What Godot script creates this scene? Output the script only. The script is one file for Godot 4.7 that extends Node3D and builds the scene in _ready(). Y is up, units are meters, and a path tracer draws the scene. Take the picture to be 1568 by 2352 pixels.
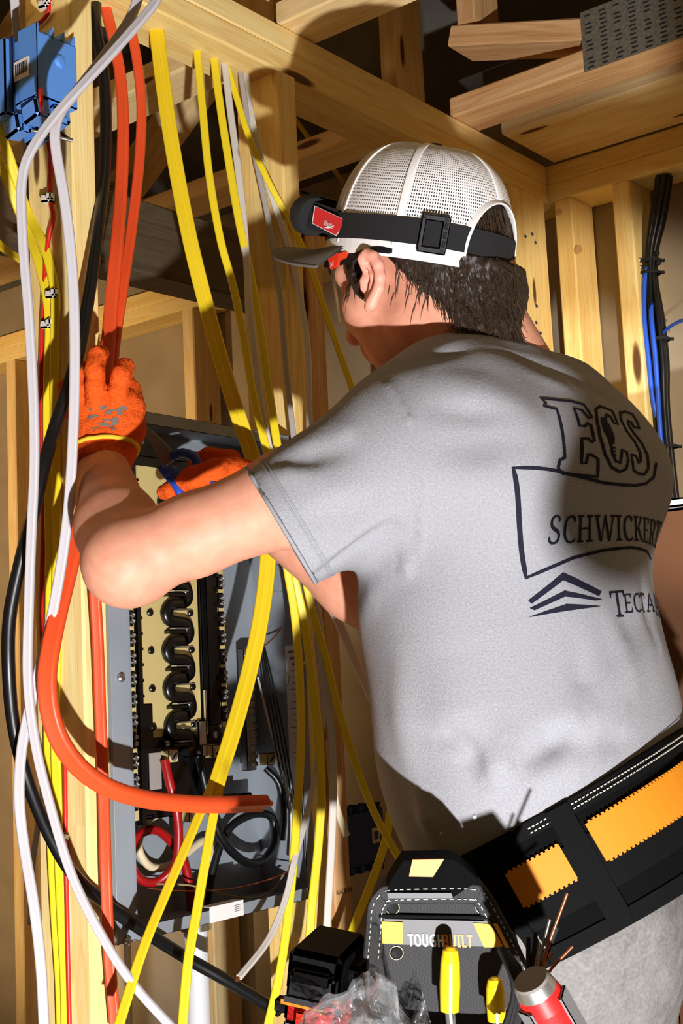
extends Node3D
# An electrician wiring a load centre in a framed basement wall. Metres, y up; x runs along the panel wall, z out of it.

const F := 3070.0                       # focal length in pixels of the 1568 x 2352 frame
const EYE := Vector3(0, 1.15, 0)
const WZ := -1.2247                     # front plane of the panel wall studs
const RX := 2.25                        # front plane of the right wall studs
var CB := Basis()                       # camera basis
var M := {}
var rng := RandomNumberGenerator.new()
var used := {}

# ---------- picking helpers: a pixel of the photograph to a point at a depth or on a plane
func ray(px: float, py: float) -> Vector3:
	return -CB.z + CB.x * ((px - 784.0) / F) + CB.y * ((1176.0 - py) / F)
func at(px: float, py: float, z: float) -> Vector3:
	return EYE + ray(px, py) * z
func onz(px: float, py: float, z: float) -> Vector3:
	var r := ray(px, py)
	return EYE + r * ((z - EYE.z) / r.z)
func onx(px: float, py: float, x: float) -> Vector3:
	var r := ray(px, py)
	return EYE + r * ((x - EYE.x) / r.x)

# ---------- mesh collector
class MB:
	var v := PackedVector3Array()
	var n := PackedVector3Array()
	var t := PackedVector2Array()
	var i := PackedInt32Array()
	func vert(p: Vector3, nn: Vector3, uv := Vector2.ZERO) -> int:
		v.append(p); n.append(nn); t.append(uv)
		return v.size() - 1
	func tri(a: int, b: int, c: int) -> void:   # counter-clockwise from outside in, stored clockwise
		i.append(a); i.append(c); i.append(b)
	func quad(a: Vector3, b: Vector3, c: Vector3, d: Vector3, ua := Vector2.ZERO, ub := Vector2.ZERO, uc := Vector2.ZERO, ud := Vector2.ZERO) -> void:
		var nn := (b - a).cross(d - a)
		if nn.length_squared() < 1e-18:
			nn = (c - b).cross(d - c)
		nn = nn.normalized()
		var k := v.size()
		vert(a, nn, ua); vert(b, nn, ub); vert(c, nn, uc); vert(d, nn, ud)
		tri(k, k + 1, k + 2); tri(k, k + 2, k + 3)
	func face(ps: Array, nn: Vector3) -> void:     # convex fan
		var k := v.size()
		for p: Vector3 in ps:
			vert(p, nn, Vector2(p.x + p.z, p.y))
		for j in range(1, ps.size() - 1):
			tri(k, k + j, k + j + 1)
	func box(o: Vector3, x: Vector3, y: Vector3, z: Vector3, ch := 0.0) -> void:   # centre and half-axis vectors, chamfered
		var lx := x.length(); var ly := y.length(); var lz := z.length()
		var ax := [x / lx, y / ly, z / lz]
		var h := [lx, ly, lz]
		ch = minf(ch, 0.45 * minf(lx, minf(ly, lz)))
		if ax[0].cross(ax[1]).dot(ax[2]) < 0:
			ax[2] = -ax[2]
		for a in 3:
			var b := (a + 1) % 3
			var c := (a + 2) % 3
			for s: float in [-1.0, 1.0]:
				var m: Vector3 = o + ax[a] * (h[a] * s)
				var eb: Vector3 = ax[b] * (h[b] - ch)
				var ec: Vector3 = ax[c] * (h[c] - ch)
				if s > 0:
					face([m - eb - ec, m + eb - ec, m + eb + ec, m - eb + ec], ax[a])
				else:
					face([m - eb - ec, m - eb + ec, m + eb + ec, m + eb - ec], -ax[a])
		if ch <= 0:
			return
		for a in 3:
			var b := (a + 1) % 3
			var c := (a + 2) % 3
			var ea: Vector3 = ax[a] * (h[a] - ch)
			for sb: float in [-1.0, 1.0]:
				for sc: float in [-1.0, 1.0]:
					var p: Vector3 = o + ax[b] * (sb * h[b]) + ax[c] * (sc * (h[c] - ch))
					var q: Vector3 = o + ax[b] * (sb * (h[b] - ch)) + ax[c] * (sc * h[c])
					if sb * sc > 0:
						face([p - ea, p + ea, q + ea, q - ea].duplicate() if false else [q - ea, p - ea, p + ea, q + ea], (ax[b] * sb + ax[c] * sc).normalized())
					else:
						face([p - ea, q - ea, q + ea, p + ea], (ax[b] * sb + ax[c] * sc).normalized())
		for sx: float in [-1.0, 1.0]:
			for sy: float in [-1.0, 1.0]:
				for sz: float in [-1.0, 1.0]:
					var p: Vector3 = o + ax[0] * (sx * h[0]) + ax[1] * (sy * (h[1] - ch)) + ax[2] * (sz * (h[2] - ch))
					var q: Vector3 = o + ax[0] * (sx * (h[0] - ch)) + ax[1] * (sy * h[1]) + ax[2] * (sz * (h[2] - ch))
					var r: Vector3 = o + ax[0] * (sx * (h[0] - ch)) + ax[1] * (sy * (h[1] - ch)) + ax[2] * (sz * h[2])
					var nn: Vector3 = (ax[0] * sx + ax[1] * sy + ax[2] * sz).normalized()
					if sx * sy * sz > 0:
						face([p, q, r], nn)
					else:
						face([p, r, q], nn)
	# lumber: a chamfered section (w along wd, th across) run from p to q, grain along it
	func beam(p: Vector3, q: Vector3, wd: Vector3, w: float, th: float, off := Vector2.ZERO, ch := 0.003) -> void:
		var d := (q - p).normalized()
		wd = (wd - d * wd.dot(d)).normalized()
		var td := d.cross(wd)
		var a := w / 2; var b := th / 2
		var sec := [Vector2(a, -b + ch), Vector2(a, b - ch), Vector2(a - ch, b), Vector2(-a + ch, b), Vector2(-a, b - ch), Vector2(-a, -b + ch), Vector2(-a + ch, -b), Vector2(a - ch, -b)]
		var L := (q - p).length()
		var per := 0.0
		for k in 8:
			var s: Vector2 = sec[k]
			var e: Vector2 = sec[(k + 1) % 8]
			var p0 := p + wd * s.x + td * s.y
			var p1 := p + wd * e.x + td * e.y
			var l := s.distance_to(e)
			quad(p0, p1, p1 + q - p, p0 + q - p, Vector2(off.x, off.y + per), Vector2(off.x, off.y + per + l), Vector2(off.x + L, off.y + per + l), Vector2(off.x + L, off.y + per))
			per += l
		var c0 := []; var c1 := []
		for k in 8:
			c1.append(q + wd * sec[k].x + td * sec[k].y)
			c0.push_front(p + wd * sec[k].x + td * sec[k].y)
		face(c0, -d); face(c1, d)
	# a tube through pts (Catmull-Rom); prof is a closed list of Vector2 (metres) or empty for a circle of radius r; flat is the wide axis at the start
	func tube(pts: Array, r: float, sides := 10, prof := PackedVector2Array(), flat := Vector3.ZERO, step := 0.012, taper := 0.0, twist := 0.0) -> void:
		var path := MB.smooth(pts, step)
		var cnt := path.size()
		if prof.is_empty():
			for k in sides:
				prof.append(Vector2(cos(TAU * k / sides), sin(TAU * k / sides)) * r)
		else:
			sides = prof.size()
		var pn := PackedVector2Array()
		for k in sides:
			var e: Vector2 = prof[(k + 1) % sides] - prof[(k - 1 + sides) % sides]
			pn.append(Vector2(e.y, -e.x).normalized())
		var d := (path[1] - path[0]).normalized()
		var u := flat
		if u == Vector3.ZERO or absf(u.normalized().dot(d)) > 0.98:
			u = Vector3(0.3, 0.1, 1) if absf(d.z) < 0.8 else Vector3(1, 0.2, 0)
		u = (u - d * u.dot(d)).normalized()
		var base := v.size()
		var L := 0.0
		for j in cnt:
			var dn := (path[mini(j + 1, cnt - 1)] - path[maxi(j - 1, 0)]).normalized()
			u = (u - dn * u.dot(dn)).normalized()
			var uu := u.rotated(dn, twist * j / (cnt - 1.0)) if twist != 0.0 else u
			var w := dn.cross(uu)
			var sc := 1.0 - taper * j / (cnt - 1.0)
			if j > 0:
				L += path[j].distance_to(path[j - 1])
			for k in sides:
				vert(path[j] + (uu * prof[k].x + w * prof[k].y) * sc, (uu * pn[k].x + w * pn[k].y).normalized(), Vector2(L, float(k) / sides))
			if j > 0:
				var o := base + j * sides
				for k in sides:
					var k2 := (k + 1) % sides
					tri(o - sides + k, o - sides + k2, o + k2); tri(o - sides + k, o + k2, o + k)
		for e in 2:
			var j := 0 if e == 0 else cnt - 1
			var nn := (path[1] - path[0]).normalized() * -1.0 if e == 0 else (path[cnt - 1] - path[cnt - 2]).normalized()
			var c := vert(path[j], nn)
			var o := v.size()
			for k in sides:
				vert(v[base + j * sides + k], nn)
			for k in sides:
				if e == 0:
					tri(c, o + (k + 1) % sides, o + k)
				else:
					tri(c, o + k, o + (k + 1) % sides)
	static func smooth(pts: Array, step: float) -> PackedVector3Array:
		var out := PackedVector3Array()
		var cnt := pts.size()
		for k in cnt - 1:
			var a: Vector3 = pts[maxi(k - 1, 0)]
			var b: Vector3 = pts[k]
			var c: Vector3 = pts[k + 1]
			var d: Vector3 = pts[mini(k + 2, cnt - 1)]
			if k == 0:
				a = b * 2.0 - c
			if k == cnt - 2:
				d = c * 2.0 - b
			var m := maxi(2, int(ceil(b.distance_to(c) / step)))
			for j in m:
				out.append(b.cubic_interpolate(c, a, d, float(j) / m))
		out.append(pts[cnt - 1])
		return out
	# a turned shape: prof holds (radius, height) from base to top about o along ax
	func lathe(o: Vector3, ax: Vector3, prof: Array, seg := 16, sharp := true) -> void:
		ax = ax.normalized()
		var x := ax.cross(Vector3(0.21, 0.93, 0.3)).normalized()
		var y := ax.cross(x)
		for k in prof.size() - 1:
			var a: Vector2 = prof[k]
			var b: Vector2 = prof[k + 1]
			var e := b - a
			var pn := Vector2(e.y, -e.x).normalized()
			var base := v.size()
			for s in seg + 1:
				var c := cos(TAU * s / seg); var sn := sin(TAU * s / seg)
				var rd := x * c + y * sn
				vert(o + rd * a.x + ax * a.y, (rd * pn.x + ax * pn.y).normalized(), Vector2(float(s) / seg, a.y))
				vert(o + rd * b.x + ax * b.y, (rd * pn.x + ax * pn.y).normalized(), Vector2(float(s) / seg, b.y))
			for s in seg:
				var q := base + s * 2
				tri(q, q + 2, q + 3); tri(q, q + 3, q + 1)
	# a flat outline (Vector2 in x, y axes) given thickness along z axis
	func slab(o: Vector3, x: Vector3, y: Vector3, z: Vector3, poly: PackedVector2Array, lo: float, hi: float) -> void:
		if Geometry2D.is_polygon_clockwise(poly):
			poly = poly.duplicate()
			poly.reverse()
		var flip := x.cross(y).dot(z) < 0
		var idx := Geometry2D.triangulate_polygon(poly)
		for e in 2:
			var h := hi if e == 0 else lo
			var nn := z.normalized() * (1.0 if e == 0 else -1.0)
			var base := v.size()
			for p in poly:
				vert(o + x * p.x + y * p.y + z * h, nn, p)
			for k in range(0, idx.size(), 3):
				var a := base + idx[k]; var b := base + idx[k + 1]; var c := base + idx[k + 2]
				var pa := poly[idx[k]]; var pb := poly[idx[k + 1]]; var pc := poly[idx[k + 2]]
				var ccw := (pb - pa).cross(pc - pa) > 0
				if (ccw != flip) == (e == 0):
					tri(a, b, c)
				else:
					tri(a, c, b)
		var m := poly.size()
		for k in m:
			var p := poly[k]; var q := poly[(k + 1) % m]
			var a := o + x * p.x + y * p.y; var b := o + x * q.x + y * q.y
			if flip:
				quad(b + z * lo, a + z * lo, a + z * hi, b + z * hi)
			else:
				quad(a + z * lo, b + z * lo, b + z * hi, a + z * hi)
	func mesh() -> ArrayMesh:
		var arr := []
		arr.resize(Mesh.ARRAY_MAX)
		arr[Mesh.ARRAY_VERTEX] = v
		arr[Mesh.ARRAY_NORMAL] = n
		arr[Mesh.ARRAY_TEX_UV] = t
		arr[Mesh.ARRAY_INDEX] = i
		var m := ArrayMesh.new()
		m.add_surface_from_arrays(Mesh.PRIMITIVE_TRIANGLES, arr)
		return m

# ---------- signed distance fields of tapered, optionally flattened bones
class Field:
	var A := PackedVector3Array()
	var B := PackedVector3Array()
	var R := PackedVector2Array()
	var K := PackedFloat32Array()
	var FA := PackedVector3Array()      # flattening axis, its length is (factor - 1)
	var cut := []                       # planes (normal, d): keep normal . p <= d
	var rid := []                       # folds: [a, b, width, height]
	var grain := 0.0
	var nz: FastNoiseLite
	var caps := {}                      # per bone: [normal, d], keep normal . p <= d
	var subs: Field = null              # carved away
	func bone(a: Vector3, b: Vector3, ra: float, rb: float, k := 0.02, flat := Vector3.ZERO) -> void:
		A.append(a); B.append(b); R.append(Vector2(ra, rb)); K.append(k); FA.append(flat)
	func cap(n: Vector3, at_point: Vector3) -> void:    # flat end for the last bone
		caps[A.size() - 1] = [n, n.dot(at_point)]
	func chain(ps: Array, rs: Array, k := 0.02, flat := Vector3.ZERO) -> void:
		for j in ps.size() - 1:
			bone(ps[j], ps[j + 1], rs[j], rs[j + 1], k, flat)
	func f(p: Vector3) -> float:
		var d := 10.0
		for j in A.size():
			var a := A[j]
			var ab := B[j] - a
			var h := clampf((p - a).dot(ab) / maxf(ab.length_squared(), 1e-9), 0.0, 1.0)
			var e := p - a - ab * h
			var fa := FA[j]
			if fa != Vector3.ZERO:
				var l := fa.length()
				e += fa * (e.dot(fa) / l)
			var x := e.length() - lerpf(R[j].x, R[j].y, h)
			if caps.has(j):
				x = maxf(x, caps[j][0].dot(p) - caps[j][1])
			var k := K[j]
			if j == 0 or k <= 0.0:
				d = minf(d, x)
			else:
				var q := maxf(k - absf(d - x), 0.0) / k
				d = minf(d, x) - q * q * k * 0.25
		if d < 0.04:
			for r in rid:
				var a: Vector3 = r[0]
				var ab: Vector3 = r[1] - a
				var h := clampf((p - a).dot(ab) / ab.length_squared(), 0.0, 1.0)
				var e: float = (p - a - ab * h).length() / r[2]
				if e < 3.0:
					d -= r[3] * exp(-e * e) * (1.0 - 0.75 * absf(h * 2.0 - 1.0))
			if grain > 0.0:
				d -= grain * nz.get_noise_3dv(p)
		for c in cut:
			d = maxf(d, c[0].dot(p) - c[1])
		if subs != null and d > -0.06:
			d = maxf(d, -subs.f(p))
		return d
	func grad(p: Vector3, h: float) -> Vector3:
		var d := f(p)
		var g := Vector3(f(p + Vector3(h, 0, 0)) - d, f(p + Vector3(0, h, 0)) - d, f(p + Vector3(0, 0, h)) - d)
		return g.normalized()
	func hit(o: Vector3, dir: Vector3, far := 0.5) -> Vector3:    # sphere tracing on to the surface
		var s := 0.0
		for k in 60:
			var d := f(o + dir * s)
			if d < 0.0003 or s > far:
				break
			s += d * 0.6
		return o + dir * s
	# surface nets on blocks that the surface may cross
	func nets(mb: MB, lo: Vector3, hi: Vector3, c: float, uvx := Vector3(1, 0, 0), uvy := Vector3(0, 1, 0), lip := 1.7) -> void:
		var nb := 8
		var dim := Vector3i(((hi - lo) / (c * nb)).ceil())
		var ids := {}
		var S := nb + 1
		var vals := {}
		var blocks := []
		for bz in dim.z:
			for by in dim.y:
				for bx in dim.x:
					var mid := lo + (Vector3(bx, by, bz) + Vector3(0.5, 0.5, 0.5)) * (c * nb)
					if absf(f(mid)) > c * nb * 0.9 * lip:
						continue
					var g := PackedFloat32Array()
					g.resize(S * S * S)
					var org := lo + Vector3(bx, by, bz) * (c * nb)
					var q := 0
					var neg := false
					var pos := false
					for z in S:
						for y in S:
							for x in S:
								var d := f(org + Vector3(x, y, z) * c)
								g[q] = d
								q += 1
								if d < 0.0:
									neg = true
								else:
									pos = true
					if neg and pos:
						blocks.append([Vector3i(bx, by, bz) * nb, g])
		for bl in blocks:
			var o: Vector3i = bl[0]
			var g: PackedFloat32Array = bl[1]
			for z in nb:
				for y in nb:
					for x in nb:
						var q := x + S * (y + S * z)
						var e := [g[q], g[q + 1], g[q + S], g[q + S + 1], g[q + S * S], g[q + S * S + 1], g[q + S * S + S], g[q + S * S + S + 1]]
						var m := 0
						for k in 8:
							if e[k] < 0.0:
								m |= 1 << k
						if m == 0 or m == 255:
							continue
						var sum := Vector3.ZERO
						var cnt := 0
						for k in 8:
							for ax in 3:
								var k2 := k | (1 << ax)
								if k2 != k and ((m >> k) & 1) != ((m >> k2) & 1):
									var t: float = e[k] / (e[k] - e[k2])
									var p := Vector3(k & 1, (k >> 1) & 1, (k >> 2) & 1)
									p[ax] = t
									sum += p
									cnt += 1
						var p := lo + (Vector3(o.x + x, o.y + y, o.z + z) + sum / cnt) * c
						var gr := grad(p, c * 0.3)
						p -= gr * clampf(f(p), -c * 0.5, c * 0.5) * 0.8
						ids[Vector3i(o.x + x, o.y + y, o.z + z)] = mb.vert(p, gr, Vector2(p.dot(uvx), p.dot(uvy)))
		for bl in blocks:
			var o: Vector3i = bl[0]
			var g: PackedFloat32Array = bl[1]
			for z in nb:
				for y in nb:
					for x in nb:
						var q := x + S * (y + S * z)
						var s0 := g[q] < 0.0
						for ax in 3:
							var s1 := g[q + (1 if ax == 0 else (S if ax == 1 else S * S))] < 0.0
							if s0 == s1:
								continue
							var w := Vector3i(o.x + x, o.y + y, o.z + z)
							var u := Vector3i.ZERO
							var t := Vector3i.ZERO
							u[(ax + 1) % 3] = 1
							t[(ax + 2) % 3] = 1
							if not (ids.has(w) and ids.has(w - u) and ids.has(w - t) and ids.has(w - u - t)):
								continue
							var i0: int = ids[w - u - t]
							var i1: int = ids[w - t]
							var i2: int = ids[w]
							var i3: int = ids[w - u]
							if s0:
								mb.tri(i0, i1, i2); mb.tri(i0, i2, i3)
							else:
								mb.tri(i0, i2, i1); mb.tri(i0, i3, i2)

# ---------- nodes
func free_name(p: Node, called: String) -> String:
	var key := str(p.get_instance_id()) + called
	var k: int = used.get(key, -1) + 1
	used[key] = k
	return called if k == 0 else "%s_%03d" % [called, k]
func put(mb, called: String, mat: Material, parent: Node = self) -> MeshInstance3D:
	var o := MeshInstance3D.new()
	o.name = free_name(parent, called)
	o.mesh = mb.mesh() if mb is MB else mb
	o.material_override = mat
	parent.add_child(o, true)
	if parent != self and parent is Node3D:
		o.position = -(parent as Node3D).global_position
	return o
func thing(called: String, label: String, category: String, where := Vector3.ZERO, group := "") -> Node3D:
	var o := Node3D.new()
	o.name = free_name(self, called)
	add_child(o, true)
	o.position = where
	tag(o, label, category, group)
	return o
func tag(o: Node, label: String, category: String, group := "") -> Node:
	o.set_meta("label", label)
	o.set_meta("category", category)
	if group:
		o.set_meta("group", group)
	return o
func setting(called: String, label: String, category := "wall") -> Node3D:
	var o := thing(called, label, category)
	o.set_meta("kind", "structure")
	return o
func nb() -> MB:
	return MB.new()

# ---------- materials
func mat(c: Color, rough := 0.6, metal := 0.0, spec := 0.5) -> StandardMaterial3D:
	var m := StandardMaterial3D.new()
	m.albedo_color = c
	m.roughness = rough
	m.metallic = metal
	m.metallic_specular = spec
	return m
func c8(r: int, g: int, b: int) -> Color:
	return Color8(r, g, b)
func tri_map(m: StandardMaterial3D, tex: Texture2D, scale: float) -> StandardMaterial3D:
	m.albedo_texture = tex
	m.uv1_triplanar = true
	m.uv1_world_triplanar = true
	m.uv1_scale = Vector3.ONE * scale
	return m
func noise_tex(freq: float, lo: Color, hi: Color, sd: int, oct := 3, size := 256, normal := false) -> NoiseTexture2D:
	var nz := FastNoiseLite.new()
	nz.seed = sd
	nz.noise_type = FastNoiseLite.TYPE_SIMPLEX_SMOOTH
	nz.frequency = freq
	nz.fractal_octaves = oct
	var t := NoiseTexture2D.new()
	t.width = size
	t.height = size
	t.seamless = true
	t.noise = nz
	if normal:
		t.as_normal_map = true
		t.bump_strength = 4.0
	else:
		var g := Gradient.new()
		g.set_color(0, lo)
		g.set_color(1, hi)
		t.color_ramp = g
	return t
func wood_tex(sd: int, light: Color, dark: Color, knots: int) -> ImageTexture:
	var w := 512
	var h := 256
	var im := Image.create(w, h, false, Image.FORMAT_RGB8)
	var n1 := FastNoiseLite.new()
	n1.seed = sd
	n1.frequency = 1.0
	n1.fractal_octaves = 2
	var r := RandomNumberGenerator.new()
	r.seed = sd
	var kn := []
	for k in knots:
		kn.append(Vector3(r.randf_range(60, 450), r.randf_range(30, 226), r.randf_range(4, 9)))
	for y in h:
		for x in w:
			var bend := 0.0
			var knot := 0.0
			for k: Vector3 in kn:
				var dx := (x - k.x) / (k.z * 2.2)
				var dy := (y - k.y) / k.z
				var q := dx * dx + dy * dy
				if q < 16.0:
					var e := exp(-q * 0.7)
					bend += e * signf(dy) * k.z * 1.6
					knot = maxf(knot, clampf(1.5 - q, 0.0, 1.0))
			var yy := y + bend
			var a := n1.get_noise_2d(x * 0.004, yy * 0.035)
			var b := n1.get_noise_2d(x * 0.02 + 50, yy * 0.7)
			var ring := absf(sin(yy * 0.10 + a * 6.0))
			var t := clampf(0.34 + 0.26 * pow(ring, 8.0) + 0.30 * b + 0.30 * a, 0.0, 1.0)
			var c := light.lerp(dark, t)
			if knot > 0.0:
				c = c.lerp(Color(0.30, 0.17, 0.08), knot * 0.85)
			im.set_pixel(x, y, c)
	return ImageTexture.create_from_image(im)

func make_materials() -> void:
	var wl := [c8(255, 238, 172), c8(253, 230, 158), c8(251, 230, 176), c8(228, 188, 136)]
	var wd := [c8(236, 192, 112), c8(228, 180, 98), c8(226, 182, 118), c8(182, 128, 78)]
	for k in 4:
		var m := mat(Color.WHITE, 0.72, 0, 0.35)
		m.albedo_texture = wood_tex(11 + k * 7, wl[k], wd[k], 3 if k < 3 else 4)
		m.uv1_scale = Vector3(1.0 / 1.1, 1.0 / 0.26, 1)
		M["wood%d" % k] = m
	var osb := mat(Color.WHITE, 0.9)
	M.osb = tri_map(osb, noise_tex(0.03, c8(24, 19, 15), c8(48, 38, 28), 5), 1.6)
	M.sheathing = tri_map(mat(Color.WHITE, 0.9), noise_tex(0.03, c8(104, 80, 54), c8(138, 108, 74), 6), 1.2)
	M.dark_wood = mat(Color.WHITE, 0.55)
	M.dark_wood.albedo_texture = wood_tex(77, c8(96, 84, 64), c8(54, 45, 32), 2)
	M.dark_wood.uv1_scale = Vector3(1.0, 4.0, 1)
	M.drywall = tri_map(mat(Color.WHITE, 0.9), noise_tex(0.02, c8(146, 132, 110), c8(164, 149, 126), 8), 1.1)
	M.concrete = tri_map(mat(Color.WHITE, 0.9), noise_tex(0.02, c8(84, 80, 74), c8(112, 108, 100), 9), 0.8)
	M.steel = tri_map(mat(Color.WHITE, 0.38, 0.0, 0.6), noise_tex(0.01, c8(128, 136, 144), c8(142, 150, 158), 12, 2), 2.0)
	M.galv = tri_map(mat(Color.WHITE, 0.45, 0.75), noise_tex(0.05, c8(126, 126, 118), c8(172, 170, 160), 13), 9.0)
	M.zinc = mat(c8(198, 198, 196), 0.28, 0.95)
	M.bus = mat(c8(214, 196, 132), 0.5, 0.25)
	M.alum = mat(c8(200, 200, 198), 0.35, 0.9)
	M.black = mat(c8(15, 15, 16), 0.55, 0, 0.3)
	M.black_matte = mat(c8(20, 20, 21), 0.85)
	M.bakelite = mat(c8(9, 9, 10), 0.3)
	M.copper = mat(c8(206, 128, 88), 0.35, 0.9)
	M.yellow = mat(c8(240, 214, 38), 0.42)
	M.yellow2 = mat(c8(236, 206, 32), 0.5)
	M.white = mat(c8(198, 194, 198), 0.45)
	M.white2 = mat(c8(212, 206, 196), 0.5)
	M.grey_cable = mat(c8(170, 164, 158), 0.5)
	M.orange = mat(c8(232, 82, 38), 0.42)
	M.black_cable = mat(c8(13, 14, 16), 0.36)
	M.red = mat(c8(206, 34, 26), 0.4)
	M.red_thick = mat(c8(150, 14, 16), 0.35)
	M.blue = mat(c8(28, 78, 190), 0.4)
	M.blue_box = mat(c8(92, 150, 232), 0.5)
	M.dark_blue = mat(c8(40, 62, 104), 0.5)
	M.beige = mat(c8(210, 194, 160), 0.55)
	M.plastic_white = mat(c8(236, 234, 230), 0.5)
	M.label_white = mat(c8(232, 232, 230), 0.6)
	M.ink = mat(c8(24, 24, 28), 0.8)
	M.grey_ink = mat(c8(120, 118, 116), 0.8)
	M.pvc = mat(c8(206, 208, 210), 0.4)
	M.card = mat(c8(92, 58, 34), 0.9)
	# person
	M.skin = tri_map(mat(Color.WHITE, 0.52, 0, 0.4), noise_tex(0.03, c8(214, 146, 120), c8(230, 168, 140), 31, 4), 7.0)
	M.skin.subsurf_scatter_enabled = true
	M.skin.subsurf_scatter_strength = 0.12
	M.ear = mat(c8(240, 164, 142), 0.5)
	M.hair = mat(c8(40, 28, 20), 0.5)
	M.hair.uv1_scale = Vector3(60, 5, 1)
	M.hair.normal_enabled = true
	M.hair.normal_texture = noise_tex(0.03, Color.BLACK, Color.WHITE, 21, 3, 256, true)
	M.hair2 = mat(c8(58, 43, 30), 0.5)
	var heather := noise_tex(0.16, c8(130, 131, 136), c8(174, 175, 180), 41, 4, 512)
	M.shirt = tri_map(mat(Color.WHITE, 0.92, 0, 0.2), heather, 5.0)
	M.shirt.normal_enabled = true
	M.shirt.normal_texture = noise_tex(0.2, Color.BLACK, Color.WHITE, 42, 2, 256, true)
	M.shirt.normal_scale = 0.08
	M.print = mat(c8(34, 34, 48), 0.8, 0, 0.2)
	M.pants = tri_map(mat(Color.WHITE, 0.92, 0, 0.2), noise_tex(0.12, c8(112, 110, 108), c8(150, 148, 146), 43, 3), 6.0)
	M.boot = mat(c8(70, 50, 34), 0.7)
	M.glove = tri_map(mat(Color.WHITE, 0.85, 0, 0.25), noise_tex(0.12, c8(206, 72, 18), c8(238, 104, 38), 44, 3), 9.0)
	M.glove.normal_enabled = true
	M.glove.normal_texture = noise_tex(0.15, Color.BLACK, Color.WHITE, 45, 2, 256, true)
	M.glove.normal_scale = 0.6
	M.glove_print = mat(c8(116, 106, 100), 0.8)
	M.glove_black = mat(c8(24, 24, 26), 0.9)
	M.hem = mat(c8(226, 190, 40), 0.8)
	M.cap_front = mat(c8(190, 184, 182), 0.85)
	M.cap_white = mat(c8(240, 237, 234), 0.85)
	M.brim = tri_map(mat(Color.WHITE, 0.85), noise_tex(0.1, c8(96, 90, 86), c8(128, 122, 116), 46, 3), 10.0)
	M.strap = mat(c8(22, 22, 25), 0.9)
	M.lamp_red = mat(c8(206, 40, 44), 0.5)
	M.glass_red = mat(c8(240, 54, 26), 0.4)
	M.buckle = mat(c8(50, 50, 54), 0.5)
	M.lens = mat(Color(0.92, 0.94, 0.93, 0.16), 0.05)
	M.lens.transparency = BaseMaterial3D.TRANSPARENCY_ALPHA
	M.bag = mat(Color(0.9, 0.92, 0.94, 0.10), 0.12, 0, 0.6)
	M.bag.transparency = BaseMaterial3D.TRANSPARENCY_ALPHA
	M.canvas = mat(Color.WHITE, 0.8)
	M.canvas.albedo_texture = weave_tex()
	M.canvas.uv1_triplanar = true
	M.canvas.uv1_scale = Vector3.ONE * 62.0
	M.webbing = mat(c8(12, 12, 13), 0.85, 0, 0.25)
	M.belt_cloth = mat(c8(190, 190, 190), 0.9, 0, 0.2)
	M.belt_cloth.albedo_texture = weave_tex(0.045, 0.05)
	M.belt_cloth.uv1_triplanar = true
	M.belt_cloth.uv1_scale = Vector3.ONE * 62.0
	M.patch = mat(c8(216, 132, 16), 0.7)
	M.patch_yellow = mat(c8(236, 170, 40), 0.6)
	M.clip = mat(c8(7, 7, 8), 0.75, 0, 0.15)
	M.patch_dark = mat(c8(222, 132, 16), 0.5)
	M.stitch = mat(c8(188, 186, 172), 0.8)
	M.grip_yellow = mat(c8(244, 206, 26), 0.35)
	M.tool_red = mat(c8(214, 32, 30), 0.4)
	M.tool_grey = mat(c8(120, 120, 122), 0.5)
	# mesh of the cap: cloth threads round real holes
	var net := Image.create(32, 32, false, Image.FORMAT_RGBA8)
	for y in 32:
		for x in 32:
			var dx := (x - 15.5) / 7.6
			var dy := (y - 15.5) / 9.5
			net.set_pixel(x, y, Color(0.95, 0.94, 0.93, 0.0 if dx * dx + dy * dy < 1.0 else 1.0))
	var nm := mat(Color.WHITE, 0.85)
	nm.albedo_texture = ImageTexture.create_from_image(net)
	nm.transparency = BaseMaterial3D.TRANSPARENCY_ALPHA_SCISSOR
	nm.alpha_scissor_threshold = 0.5
	M.cap_mesh = nm
func weave_tex(base := 0.09, amp := 0.13) -> ImageTexture:
	var im := Image.create(64, 64, false, Image.FORMAT_RGB8)
	for y in 64:
		for x in 64:
			var d := posmod(x + y, 8)
			var v := base + (amp if d < 3 else 0.0) + (amp * 0.3 if posmod(x - y, 16) < 4 else 0.0)
			im.set_pixel(x, y, Color(v, v, v * 1.04))
	return ImageTexture.create_from_image(im)

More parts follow.
